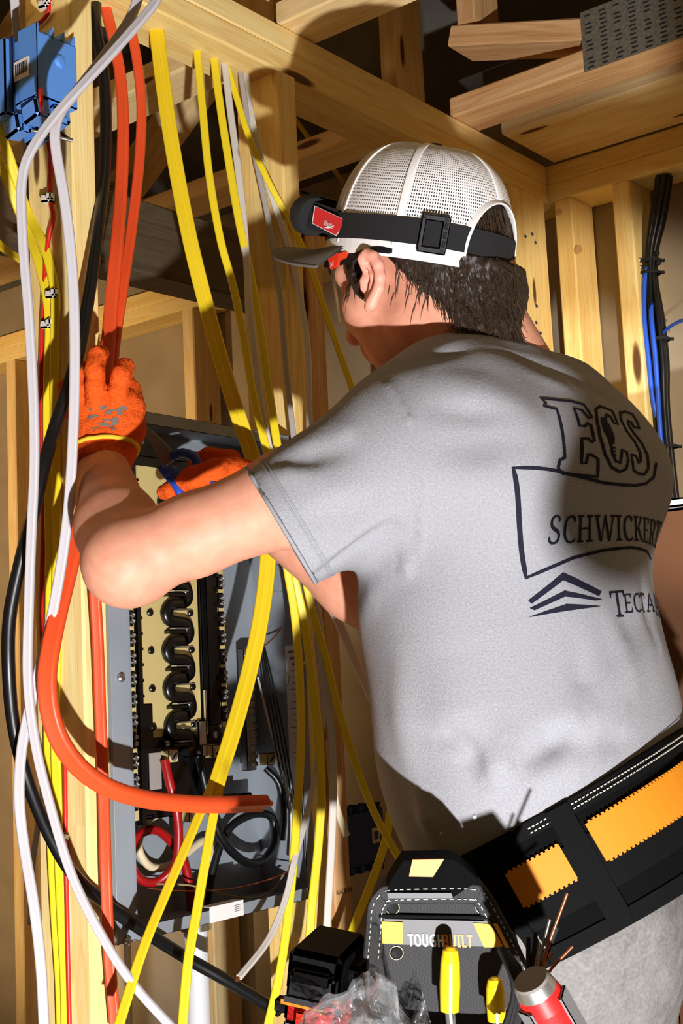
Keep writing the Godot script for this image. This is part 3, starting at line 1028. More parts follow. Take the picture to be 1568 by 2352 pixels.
func wire(called: String, label: String, pts: Array, r: float, m: Material, category := "wire", group := "") -> MeshInstance3D:
	var b := nb()
	b.tube(pts, r, 8, PackedVector2Array(), Vector3.ZERO, 0.008)
	return tag(put(b, called, m), label, category, group) as MeshInstance3D

func build_panel_wires() -> void:
	wire("feeder_wire", "thick red feeder wire looping in the lower left of the panel", cable_pts([[378, 1745, -1.265], [390, 1800, -1.26], [405, 1860, -1.258], [410, 1930, -1.262], [400, 1990, -1.27], [360, 2025, -1.285], [320, 2018, -1.292], [300, 1975, -1.295], [312, 1925, -1.294], [350, 1905, -1.292], [385, 1925, -1.294], [420, 1975, -1.296], [436, 2040, -1.298], [440, 2095, -1.3]], 0), 0.0062, M.red_thick)
	wire("feeder_wire", "thick beige feeder wire curled behind the red loop in the panel", cable_pts([[440, 1850, -1.29], [385, 1860, -1.30], [335, 1890, -1.303], [318, 1945, -1.304], [345, 1990, -1.304], [395, 1985, -1.305], [470, 1930, -1.303], [482, 1975, -1.303], [465, 2060, -1.303], [455, 2110, -1.303]], 0), 0.0055, M.beige)
	wire("feeder_wire", "glossy black feeder wire looped once at the lower right of the panel", cable_pts([[455, 1735, -1.268], [470, 1800, -1.268], [490, 1880, -1.27], [515, 1935, -1.27], [560, 1978, -1.272], [600, 1978, -1.276], [630, 1935, -1.28], [625, 1880, -1.282], [590, 1868, -1.285], [540, 1890, -1.288], [510, 1930, -1.294], [485, 2010, -1.298], [472, 2085, -1.3]], 0), 0.006, M.black_cable)
	wire("bonding_wire", "black wire bending down from the ground bar lug", cable_pts([[610, 1765, -1.272], [640, 1800, -1.262], [652, 1870, -1.258], [648, 1930, -1.262]], 0), 0.0045, M.black_cable)
	wire("bare_wire", "bare copper wire running along the bottom of the panel", cable_pts([[340, 2040, -1.285], [400, 2046, -1.28], [480, 2046, -1.275], [560, 2036, -1.262], [640, 2012, -1.246], [668, 1995, -1.245]], 0), 0.0011, M.copper)
	wire("bare_wire", "olive wire sagging along the bottom of the panel", cable_pts([[360, 2030, -1.28], [440, 2034, -1.275], [520, 2056, -1.265], [590, 2062, -1.26], [630, 2040, -1.255], [650, 2010, -1.255]], 0), 0.0013, mat(c8(150, 132, 92), 0.5))
	wire("bare_wire", "bare copper wire curling out of the right wall of the panel", cable_pts([[565, 1497, -1.28], [592, 1494, -1.275], [640, 1450, -1.262], [655, 1400, -1.27], [640, 1358, -1.275], [608, 1365, -1.28]], 0), 0.0012, M.copper)
	for k in 4:
		wire("thin_wire", ["thin black wire falling from the ground bar, nearest it", "second thin black wire falling from the ground bar", "third thin black wire falling across the paper label", "thin black wire falling farthest right over the paper label"][k], cable_pts([[596 + k * 3, 1465 + k * 4, -1.275], [607 + k * 6, 1560, -1.262], [626 + k * 8, 1680, -1.256], [648 + k * 7, 1790, -1.25], [662 + k * 6, 1860, -1.25]], 0), 0.0011, M.black_cable, "wire", "thin black wires in the panel")
	wire("thin_wire", "thin pale wire twisted with the black ones inside the panel", cable_pts([[592, 1555, -1.27], [622, 1680, -1.262], [650, 1770, -1.252], [668, 1870, -1.243], [666, 1985, -1.243]], 0), 0.0016, M.white2)

# ---------- cables
func ony(px: float, py: float, y: float) -> Vector3:
	var r := ray(px, py)
	return EYE + r * ((y - EYE.y) / r.y)
# picks: [px, py, v]: v < 0 is a world z plane, v > 0 a distance from the camera
func picks(px: Array, shift := Vector3.ZERO) -> Array:
	var o := []
	for p in px:
		o.append((onz(p[0], p[1], p[2]) if p[2] < 0 else at(p[0], p[1], p[2])) + shift)
	return o
func flat_prof(w: float, h: float) -> PackedVector2Array:    # a flat sheathed cable: rounded, slightly waisted
	var o := PackedVector2Array()
	for k in 16:
		var a := TAU * k / 16.0
		var c := cos(a); var s := sin(a)
		var waist := 1.0 - 0.32 * exp(-pow(c / 0.3, 2.0))
		o.append(Vector2(signf(c) * pow(absf(c), 0.7) * w, signf(s) * pow(absf(s), 0.75) * h * waist))
	return o
func cable(label: String, group: String, pts: Array, w: float, h: float, m: Material, flat := Vector3(1, 0, 0.75), twist := 0.0, cut := "", widen := 0.0) -> MeshInstance3D:
	var b := nb()
	b.tube(pts, 0.0, 16, flat_prof(w, h), flat, 0.014, -widen, twist)
	var o := put(b, "cable", m)
	tag(o, label, "cable", group)
	if cut:
		var c := nb()
		var e: Vector3 = pts[pts.size() - 1]
		var d: Vector3 = (e - pts[pts.size() - 2]).normalized()
		var u := flat
		u = (u - d * u.dot(d)).normalized()
		if twist != 0.0:
			u = (CB.y - d * CB.y.dot(d)).normalized()
		for s in ([-0.55, 0.0, 0.55] if w > h * 1.3 else [0.0]):
			var ww := w * (1.0 + widen)
			c.tube([e + u * (s * ww) - d * 0.004, e + u * (s * ww) + d * 0.0065], h * (1.0 + widen) * (0.42 if w > h * 1.3 else 0.55), 8)
		put(c, "cut_core", M[cut], o)
	return o

func build_cables() -> void:
	var cr := CB.x
	# two white cables swinging across the stud at the far left
	cable("white cable on the far left, bowing past the blue box then down to the right", "white cables at the left stud", picks([[372, -30, 1.50], [352, 12, 1.49], [268, 110, 1.46], [190, 195, 1.44], [128, 265, 1.43], [72, 345, 1.42], [50, 420, 1.42], [53, 560, 1.42], [66, 720, 1.42], [76, 900, 1.42], [79, 1060, 1.42], [72, 1230, 1.42], [66, 1400, 1.42], [64, 1560, 1.43], [80, 1700, 1.44], [110, 1830, 1.45], [165, 2010, 1.46], [240, 2160, 1.46], [310, 2265, 1.46], [400, 2365, 1.46]]), 0.0052, 0.0044, M.white, cr)
	cable("white cable right of the far-left one, in front of the stud, crossing behind it lower", "white cables at the left stud", picks([[325, -30, 1.52], [300, 40, 1.51], [250, 115, 1.49], [180, 205, 1.465], [140, 255, 1.455], [126, 300, 1.45], [131, 360, 1.45], [150, 470, 1.45], [166, 620, 1.45], [172, 800, 1.45], [168, 1000, 1.45], [155, 1190, 1.45], [130, 1360, 1.45], [100, 1500, 1.45], [72, 1610, 1.45], [50, 1720, 1.445], [44, 1830, 1.44], [55, 1940, 1.44], [78, 2080, 1.43], [94, 2220, 1.43], [102, 2370, 1.43]]), 0.0058, 0.0042, M.white, cr)
	# the thick black cable
	var bk := nb()
	bk.tube(picks([[222, -40, -1.28], [220, 60, -1.262], [236, 150, -1.255], [243, 260, -1.25], [240, 400, -1.235], [226, 520, -1.205], [207, 660, -1.185], [186, 780, -1.17], [160, 880, -1.15], [125, 985, 1.49], [98, 1080, 1.47], [76, 1180, 1.46], [45, 1300, 1.46], [22, 1420, 1.46], [20, 1540, 1.46], [32, 1670, 1.47], [62, 1790, 1.48], [110, 1910, 1.50], [170, 2010, 1.52], [250, 2083, 1.55], [330, 2138, 1.58], [420, 2195, 1.62], [520, 2252, 1.64], [600, 2300, 1.66], [642, 2322, 1.67]]), 0.0076, 12, PackedVector2Array(), Vector3.ZERO, 0.012)
	var bo := put(bk, "cable", M.black_cable)
	tag(bo, "thick glossy black cable curving out to the left and down to a cut end", "cable")
	var ce := nb()
	var e0 := at(642, 2322, 1.67)
	var ed := (e0 - at(600, 2300, 1.66)).normalized()
	for s in 3:
		ce.tube([e0 - ed * 0.003 + Vector3(0, 0.003, 0).rotated(ed, s * TAU / 3), e0 + ed * 0.003 + Vector3(0, 0.003, 0).rotated(ed, s * TAU / 3)], 0.0026, 8)
	put(ce, "cut_core", M.copper, bo)
	# orange cables through the raised glove
	cable("left orange cable of the pair, bent round to a cut end before the panel", "orange cables in the raised glove", picks([[232, -30, -1.27], [243, 20, -1.27], [262, 95, -1.262], [278, 190, -1.255], [283, 300, -1.245], [278, 440, -1.235], [267, 580, -1.215], [256, 700, -1.205], [248, 800, -1.195], [240, 880, -1.185], [225, 1000, -1.175], [205, 1120, -1.165], [180, 1220, -1.155], [150, 1340, -1.15], [120, 1470, -1.145], [108, 1570, -1.145], [124, 1670, -1.145], [170, 1750, -1.145], [240, 1805, -1.14], [330, 1835, -1.135], [430, 1846, -1.13], [520, 1848, -1.125], [606, 1845, -1.12]]), 0.0072, 0.0052, M.orange, cr, 0.0, "copper", 0.62)
	cable("right orange cable of the pair, falling straight along the panel's left edge", "orange cables in the raised glove", picks([[298, 20, -1.275], [302, 70, -1.27], [316, 150, -1.262], [325, 250, -1.255], [319, 380, -1.245], [303, 520, -1.23], [284, 650, -1.21], [266, 770, -1.198], [254, 880, -1.19], [240, 1000, -1.185], [225, 1150, -1.18], [217, 1310, -1.19], [225, 1480, -1.20], [231, 1650, -1.205], [238, 1820, -1.205], [243, 2000, -1.20], [250, 2180, -1.20], [266, 2370, -1.20]]), 0.0068, 0.006, M.orange, cr)
	# yellow and red cables stapled to the left face of the stud
	var sx := 1.044
	var yl := "yellow cables stapled to the left stud"
	var o1 := []
	for p in [[60, 480], [100, 560], [122, 640], [128, 690], [127, 760], [126, 900], [130, 1100], [131, 1300], [128, 1500], [128, 1700], [134, 1900], [142, 2100], [150, 2250], [152, 2370]]:
		o1.append(onx(p[0], p[1], sx))
	cable("yellow cable stapled on the stud's left face, the right one under the upper white staple", yl, picks([[-60, 190, 1.66], [5, 315, 1.67]]) + o1, 0.0062, 0.0036, M.yellow, CB.x)
	o1 = []
	for p in [[50, 500], [85, 590], [106, 670], [114, 745], [113, 820], [110, 950], [113, 1150], [116, 1350], [112, 1550], [112, 1700], [118, 1900], [128, 2100], [138, 2250], [142, 2370]]:
		o1.append(onx(p[0], p[1], sx))
	cable("yellow cable stapled on the stud's left face, the left one under the lower white staple", yl, picks([[-60, 260, 1.66], [0, 375, 1.67]]) + o1, 0.0062, 0.0036, M.yellow, CB.x)
	cable("yellow cable arcing behind the left white cable at the picture's left edge", "", picks([[-40, 520, 1.75], [10, 572, 1.72], [50, 598, 1.7], [90, 640, 1.69]]), 0.0055, 0.003, M.yellow2, cr)
	o1 = []
	for p in [[112, -30], [110, 30], [78, 62], [60, 75]]:
		o1.append(onx(p[0], p[1], sx))
	wire("red_wire", "short red wire curling out of the top staple above the blue outlet box", o1, 0.0028, M.red, "wire", "red wires on the left stud")
	o1 = [at(93, 205, 1.56), at(95, 240, 1.56)]
	for p in [[103, 290], [113, 345], [116, 400], [114, 440], [117, 470], [122, 500], [112, 545], [105, 600], [99, 690], [95, 800], [94, 900], [97, 1050], [99, 1200], [96, 1350], [97, 1480], [106, 1570], [125, 1640], [146, 1720], [150, 1850], [150, 1930], [153, 2050], [156, 2200], [160, 2370]]:
		o1.append(onx(p[0], p[1], sx))
	wire("red_wire", "red wire from the blue outlet box down the left face of the stud", o1, 0.0029, M.red, "wire", "red wires on the left stud")
	o1 = []
	for p in [[158, 2000], [161, 2200], [164, 2370]]:
		o1.append(onx(p[0], p[1], 1.047))
	wire("white_wire", "thin pale wire beside the red one low on the stud", o1, 0.0012, M.white2)
	var sl := ["white nail-on staple over the red wire above the blue box", "white nail-on staple over the red wire under the blue box", "white nail-on staple on the right yellow cable", "white nail-on staple on the left yellow cable, below the other", "white nail-on staple on the red wire low on the stud"]
	var sp := [[112, 14], [119, 459], [129, 678], [118, 747], [150, 1920]]
	for k in 5:
		staple(onx(sp[k][0], sp[k][1], 1.049), sl[k])
	# yellow and white runs from the holes in the top plate
	var yc := "yellow cables from the top plate"
	var wc := "white cables from the top plate"
	var t1 := [[340, 20, -1.27], [349, 55, -1.27], [374, 250, -1.258], [402, 420, -1.245], [430, 560, -1.232], [462, 690, -1.22], [500, 830, -1.20], [540, 960, -1.18], [575, 1060, -1.17], [606, 1180, -1.165], [606, 1290, -1.165], [590, 1420, -1.165], [563, 1545, -1.165], [526, 1680, -1.16], [488, 1800, -1.155]]
	cable("wide yellow cable nearest the orange pair, crossing the panel and leaving at the lower left", yc, picks(t1 + [[458, 1870, -1.15], [420, 1960, -1.145], [375, 2065, -1.14], [325, 2190, -1.135], [268, 2370, -1.13]]), 0.0058, 0.0029, M.yellow2, cr)
	cable("wide yellow cable running with the first one, then hanging straight below the panel", yc, picks(t1 + [[468, 1890, -1.152], [452, 1980, -1.148], [433, 2090, -1.145], [412, 2210, -1.142], [398, 2370, -1.14]], cr * 0.0098), 0.0058, 0.0029, M.yellow2, cr)
	cable("yellow cable in shadow, second from the orange pair", yc, picks([[446, 60, -1.272], [451, 105, -1.27], [465, 250, -1.262], [480, 400, -1.252], [506, 550, -1.24], [536, 660, -1.228], [560, 780, -1.215], [580, 900, -1.2], [606, 1010, -1.185], [640, 1150, -1.175], [655, 1280, -1.175], [676, 1410, -1.172], [688, 1560, -1.168], [690, 1720, -1.165], [681, 1880, -1.16], [667, 2050, -1.155], [645, 2220, -1.15], [612, 2370, -1.15]]), 0.0056, 0.003, M.yellow, cr)
	cable("yellow cable third from the orange pair, beside the printed white one", yc, picks([[483, 70, -1.272], [489, 118, -1.27], [505, 240, -1.262], [525, 370, -1.252], [547, 500, -1.24], [575, 630, -1.228], [597, 750, -1.215], [612, 860, -1.205], [630, 980, -1.19], [655, 1150, -1.18], [668, 1290, -1.18], [697, 1420, -1.178], [716, 1560, -1.175], [733, 1700, -1.172], [738, 1820, -1.17], [730, 1950, -1.17], [716, 2080, -1.17], [700, 2250, -1.17], [650, 2380, -1.17]]), 0.0058, 0.003, M.yellow, cr)
	cable("thin yellow cable slanting to the right, passing behind the cap's brim", yc, picks([[505, 90, -1.272], [520, 150, -1.27], [545, 230, -1.262], [570, 310, -1.25], [615, 415, -1.235], [672, 520, -1.22], [715, 620, -1.205], [755, 740, -1.19], [806, 885, -1.17], [850, 1020, -1.15]]), 0.0048, 0.0032, M.yellow, cr)
	cable("yellow cable slanting down past the shirt to the tool pouch", yc, picks([[640, 1080, -1.19], [665, 1190, -1.19], [688, 1275, -1.185], [714, 1390, -1.18], [745, 1500, -1.172], [772, 1610, -1.165], [805, 1720, -1.155], [850, 1845, -1.14], [890, 1925, -1.12], [940, 2010, -1.1]]), 0.0052, 0.0036, M.yellow, cr)
	cable("yellow cable crossing behind the tool pouch towards the lower left", yc, picks([[930, 1700, -1.15], [905, 1820, -1.15], [885, 1930, -1.15], [850, 2035, -1.15], [812, 2130, -1.15], [780, 2230, -1.15]]), 0.0058, 0.003, M.yellow, cr)
	cable("printed white cable in the middle of the yellow ones", wc, picks([[506, 70, -1.274], [514, 130, -1.27], [528, 250, -1.262], [543, 360, -1.25], [557, 480, -1.24], [566, 600, -1.23], [574, 720, -1.218], [588, 840, -1.205], [604, 960, -1.19], [640, 1120, -1.18], [700, 1290, -1.178], [730, 1410, -1.178], [746, 1550, -1.178], [760, 1680, -1.176], [765, 1800, -1.174], [762, 1920, -1.174], [755, 2050, -1.174], [746, 2200, -1.174]]), 0.0052, 0.003, M.white2, cr)
	cable("greyish white cable in shadow in front of the middle stud", wc, picks([[545, 110, -1.274], [551, 158, -1.27], [570, 280, -1.262], [592, 390, -1.25], [615, 500, -1.24], [632, 600, -1.23], [645, 700, -1.22], [655, 830, -1.208], [668, 950, -1.195], [690, 1150, -1.185]]), 0.0042, 0.003, M.grey_cable, cr)
	cable("white cable bowing to the right in front of the middle stud, lit halfway", wc, picks([[556, 110, -1.274], [563, 160, -1.27], [578, 270, -1.258], [605, 390, -1.245], [640, 500, -1.232], [668, 590, -1.222], [690, 690, -1.212], [706, 800, -1.202], [710, 940, -1.192], [712, 1150, -1.185]]), 0.0048, 0.003, M.white2, cr)
	cable("bright white cable running from under the sleeve to the shirt's front edge", wc, picks([[660, 1220, -1.14], [705, 1290, -1.12], [745, 1365, -1.10], [787, 1450, -1.08], [820, 1530, -1.06], [860, 1615, -1.03]]), 0.006, 0.004, M.white2, cr)
	cable("white cable behind the yellow ones, beside the panel's right edge", wc, picks([[690, 1200, -1.20], [706, 1300, -1.20], [722, 1410, -1.20], [733, 1520, -1.198], [742, 1620, -1.195], [728, 1760, -1.18], [702, 1880, -1.165], [676, 1975, -1.155], [655, 2065, -1.15], [615, 2160, -1.145], [549, 2245, -1.14]]), 0.0042, 0.0034, M.white2, cr, 0.0, "copper")
	cable("short beige cable end poking out by the dark blue box", "", picks([[752, 1700, -1.215], [762, 1790, -1.21], [775, 1860, -1.205], [796, 1920, -1.20]]), 0.005, 0.0032, M.beige, cr)
	cable("white cable slanting behind the wires at the foot of the picture, near the drill", "", picks([[745, 2010, -1.34], [790, 2090, -1.34], [830, 2160, -1.34], [880, 2240, -1.34]]), 0.005, 0.003, M.grey_cable, cr)
	cable("dim yellow cable rising behind the panel wall beside the middle stud", "", picks([[672, 265, -1.75], [700, 305, -1.75], [735, 350, -1.76], [790, 420, -1.78]]), 0.005, 0.003, M.yellow2, cr)
	cable("pale flat cable hanging behind the left stud, low at the picture's left", "", [Vector3(1.0, 2.055, -1.275), onx(128, 1200, 1.6), onx(120, 1700, 1.75), onx(95, 1850, 1.75), onx(74, 1990, 1.75), onx(70, 2125, 1.75)], 0.006, 0.003, M.white, cr)

func staple(p: Vector3, label: String) -> void:
	var o := thing("cable_staple", label, "staple", p, "white cable staples on the left stud")
	var b := nb()
	b.box(p + Vector3(-0.006, 0, 0), Vector3(0.006, 0, 0), Vector3(0, 0.0055, 0.001), Vector3(0, -0.0012, 0.0085), 0.0022)
	b.box(p + Vector3(-0.009, 0.0005, 0.007), Vector3(0.0035, 0, 0), Vector3(0, 0.0045, 0), Vector3(0, 0, 0.0045), 0.0015)
	put(b, "clip", M.plastic_white, o)
	var n := nb()
	screw(n, p + Vector3(-0.0122, 0.0015, 0.004), Vector3(-1, 0, 0), 0.0015, 0.001)
	put(n, "nail", M.tool_grey, o)

func build_right_cables() -> void:
	var pts := []
	for p in [[1524, 405, 0.03], [1520, 440, 0.03], [1508, 510, 0.03], [1496, 575, 0.03], [1494, 640, 0.03], [1500, 730, 0.03], [1511, 830, 0.03], [1517, 920, 0.03], [1524, 1010, 0.03], [1531, 1070, 0.03], [1540, 1150, 0.03]]:
		pts.append(onx(p[0], p[1], RX + p[2]))
	var B := thing("cable_bundle", "black cable bundle with blue strands tied together on the right wall", "cable", pts[10], "")
	var m2 := mat(c8(40, 96, 226), 0.4)
	for k in 11:
		var blue := k > 6
		var a := TAU * k / 7.0 if not blue else [2.5, 3.0, 3.5, 1.7][k - 7] as float
		var q := []
		for j in (range(2, 11) if blue else range(pts.size())):
			var s := 0.011 + (0.004 if j in [5, 6] else 0.0) - (0.003 if j in [3, 4] else 0.0)
			if blue:
				s += 0.0045 if j in [4, 5, 6, 7] and k < 9 else (0.003 if j in [5, 6, 7, 8] and k == 10 else -0.008)
			q.append(pts[j] + CB.x * (cos(a + j * 0.06) * s) + CB.z * (sin(a + j * 0.06) * s))
		var b := nb()
		b.tube(q, 0.0046 if blue else 0.0058, 8)
		put(b, "strand", m2 if blue else M.black_cable, B)
	var ctr := nb()
	ctr.tube(pts, 0.009, 8)
	put(ctr, "strand", M.black_cable, B)
	for p in [[1494, 600], [1493, 628], [1514, 780], [1532, 1026]]:
		var c := onx(p[0], p[1], RX + 0.03)
		var b := nb()
		b.lathe(c - Vector3(0, 0.003, 0), Vector3(0, 1, 0.05), [Vector2(0.0185, 0), Vector2(0.0195, 0.001), Vector2(0.0195, 0.005), Vector2(0.0185, 0.006)], 20)
		b.box(c + CB.x * 0.02 - CB.z * -0.01, CB.x * 0.004, CB.y * 0.003, CB.z * 0.003, 0.001)
		put(b, "cable_tie", M.black_matte, B)
	var thin := []
	for p in [[1512, 490], [1506, 560], [1503, 640], [1515, 800], [1530, 930], [1545, 1060], [1552, 1150]]:
		thin.append(onx(p[0], p[1], RX + 0.045))
	wire("beige_wire", "thin beige wire following the black bundle on the right wall", thin, 0.0025, M.beige)
	thin = [onx(1516, 770, RX + 0.03), onx(1532, 755, RX + 0.02), onx(1552, 742, RX + 0.01), onx(1585, 728, RX - 0.01)]
	wire("blue_wire", "thin blue cable leaving the black bundle to the right", thin, 0.0032, M.blue)
	var k := 0
	for p in [[1468, 597], [1470, 614], [1509, 582], [1512, 604]]:
		var c := onx(p[0], p[1], RX + 0.02)
		var o := nb()
		o.lathe(c, Vector3(-0.6, 0, 0.8), [Vector2(0.0045, -0.004), Vector2(0.005, 0), Vector2(0.0035, 0.0035), Vector2(0, 0.0045)], 10)
		tag(put(o, "screw_head", M.zinc if k < 2 else M.black_matte), ["upper bright screw head left of the black bundle", "lower bright screw head left of the black bundle", "upper dark screw head right of the black bundle", "lower dark screw head right of the black bundle"][k], "screw", "screw heads of the cable clamp")
		k += 1
	# carton with a white lid standing by the right wall
	var C := thing("carton", "brown cardboard carton with a white foam lid at the right edge", "box", Vector3(1.97, 0, -0.62))
	var b := nb()
	b.box(Vector3(1.97, 0.685, -0.62), Vector3(0.19, 0, 0.0), Vector3(0, 0.685, 0), Vector3(0, 0, 0.235), 0.004)
	put(b, "body", M.card, C)
	b = nb()
	b.box(Vector3(1.97, 1.377, -0.62), Vector3(0.2, 0, 0), Vector3(0, 0.0065, 0), Vector3(0, 0, 0.245), 0.004)
	put(b, "lid", M.plastic_white, C)

# ---------- outlet boxes and conduit
func build_boxes() -> void:
	var B := thing("outlet_box", "bright blue plastic outlet box with a barcode sticker nailed to the left stud", "outlet box", Vector3(1.0, 1.86, -1.25))
	var x0 := 0.986; var x1 := 1.0475; var zf := -1.211; var zb := -1.312
	var b := nb()
	b.box(Vector3((x0 + x1) / 2, 1.902, (zf + zb) / 2), Vector3((x1 - x0) / 2, 0, 0), Vector3(0, 0.041, 0), Vector3(0, 0, (zf - zb) / 2), 0.0015)
	b.box(Vector3(x0 + 0.0005, 1.907, zf - 0.0172), Vector3(0.002, 0, 0), Vector3(0, 0.046, 0), Vector3(0, 0, 0.018), 0.001)
	put(b, "body", M.blue_box, B)
	b = nb()
	b.box(Vector3(x0 - 0.001, 1.9, zf - 0.046), Vector3(0.003, 0, 0), Vector3(0, 0.05, 0), Vector3(0, 0, 0.003), 0.001)
	put(b, "joint_groove", M.dark_blue, B)
	b = nb()
	b.box(Vector3(x0 - 0.004, 1.9, zf - 0.078), Vector3(0.006, 0, 0), Vector3(0, 0.049, 0), Vector3(0, 0, 0.028), 0.002)
	put(b, "gang_section", M.blue_box, B)
	for k in 3:
		b = nb()
		b.slab(Vector3(1.008 + k * 0.0165, 1.943, zf), Vector3(1, 0, 0), Vector3(0, 1, 0), Vector3(0, 0, 1), PackedVector2Array([Vector2(-0.004, 0), Vector2(0.004, 0), Vector2(0.004, 0.013), Vector2(0.0015, 0.011)]), -0.02, 0)
		put(b, "tooth", M.blue_box, B)
	b = nb()
	b.lathe(Vector3(1.02, 1.915, zf), Vector3(0, 0, 1), [Vector2(0.009, 0), Vector2(0.0085, 0.001), Vector2(0.006, 0.0032), Vector2(0, 0.004)], 20)
	put(b, "knockout", M.blue_box, B)
	b = nb()
	b.box(Vector3(x0 - 0.0018, 1.902, -1.239), Vector3(0.0004, 0, 0), Vector3(0, 0.0125, 0), Vector3(0, 0, 0.0145))
	var st := put(b, "barcode_sticker", M.label_white, B)
	b = nb()
	var zz := -1.2505
	for k in 13:
		var wd := [0.0005, 0.0009, 0.0004, 0.0007][k % 4] as float
		b.box(Vector3(x0 - 0.0024, 1.903, zz), Vector3(0.0002, 0, 0), Vector3(0, 0.0072, 0), Vector3(0, 0, wd * 0.7))
		zz += wd * 1.4 + 0.0009
	put(b, "bars", M.ink, st).set_meta("kind", "stuff")
	# clamps and flanges at the foot of the box
	for k in 4:
		b = nb()
		var c := Vector3(0.994 + (k % 2) * 0.03, 1.846 - 0.008 * (k / 2), zf - 0.014 - 0.036 * (k / 2))
		b.box(c, Vector3(0.012, 0.002, 0), Vector3(-0.002, 0.011, 0), Vector3(0, 0.003, 0.014), 0.003)
		b.box(c + Vector3(0, -0.006, 0.014), Vector3(0.005, 0, 0), Vector3(0, 0.005, 0), Vector3(0, 0, 0.002), 0.001)
		put(b, "cable_clamp", M.blue_box, B)
	b = nb()
	b.tube([Vector3(0.975, 1.846, -1.29), Vector3(1.005, 1.834, -1.25), Vector3(1.05, 1.826, -1.225)], 0.002, 8)
	put(b, "nail", M.galv, B)
	# darker box low on the stud right of the panel
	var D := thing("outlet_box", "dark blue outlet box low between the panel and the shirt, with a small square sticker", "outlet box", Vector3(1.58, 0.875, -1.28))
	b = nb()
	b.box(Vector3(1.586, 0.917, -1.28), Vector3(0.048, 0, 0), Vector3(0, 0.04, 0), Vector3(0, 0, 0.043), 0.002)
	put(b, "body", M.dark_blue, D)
	for k in 4:
		b = nb()
		b.box(Vector3(1.552 + k * 0.023, 0.96, -1.245), Vector3(0.004, 0, 0), Vector3(0, 0.006, 0), Vector3(0, 0, 0.01), 0.001)
		b.box(Vector3(1.552 + k * 0.023, 0.874, -1.245), Vector3(0.006, 0, 0), Vector3(0, 0.006, 0), Vector3(0, 0, 0.01), 0.001)
		put(b, "tab", M.dark_blue, D)
	b = nb()
	b.box(Vector3(1.612, 0.918, -1.2365), Vector3(0.009, 0, 0), Vector3(0, 0.011, 0), Vector3(0, 0, 0.0006))
	var s2 := put(b, "sticker", M.beige, D)
	b = nb()
	b.box(Vector3(1.612, 0.918, -1.2357), Vector3(0.005, 0, 0), Vector3(0, 0.006, 0), Vector3(0, 0, 0.0003))
	put(b, "printed_square", M.dark_blue, s2)
	# conduit under the panel
	var C := thing("conduit", "white plastic conduit pipe rising into the bottom of the electrical panel", "pipe", Vector3(1.264, 0, -1.27))
	b = nb()
	b.lathe(Vector3(1.264, 0, -1.27), Vector3.UP, [Vector2(0.0155, 0), Vector2(0.0155, 0.84)], 28)
	put(b, "pipe", M.pvc, C)
	b = nb()
	b.lathe(Vector3(1.264, 0.838, -1.27), Vector3.UP, [Vector2(0.0155, 0), Vector2(0.021, 0), Vector2(0.021, 0.01), Vector2(0.017, 0.015), Vector2(0, 0.015)], 8)
	put(b, "locknut", M.zinc, C)
	# ink stamp on the stud beside the panel
	var tm := TextMesh.new()
	var fo := SystemFont.new()
	fo.font_names = PackedStringArray(["Droid Sans"])
	tm.font = fo
	tm.text = "MADE IN"
	tm.font_size = 32
	tm.pixel_size = 0.00028
	tm.depth = 0.0004
	var sm := MeshInstance3D.new()
	sm.name = "ink_stamp"
	sm.mesh = tm
	sm.material_override = mat(c8(72, 48, 30), 0.9)
	get_node("wall_back").add_child(sm)
	sm.position = Vector3(1.516, 0.852, WZ + 0.0004)

# ---------- the electrician
var sf: Field            # the shirt
var person: Node3D
var HC := Vector3.ZERO   # head centre and axes
var HR := Vector3.ZERO
var HU := Vector3.ZERO
var HF := Vector3.ZERO
func hp(r: float, u: float, f: float) -> Vector3:
	return HC + HR * r + HU * u + HF * f
func see(fd: Field, px: float, py: float, from := 0.9) -> Vector3:   # where a sight line meets a surface
	var r := ray(px, py)
	return fd.hit(EYE + r * from, r.normalized(), 1.2)
func sides(a: Vector3, b: Vector3, c: Vector3) -> Vector3:
	return (b - a).cross(c - a)

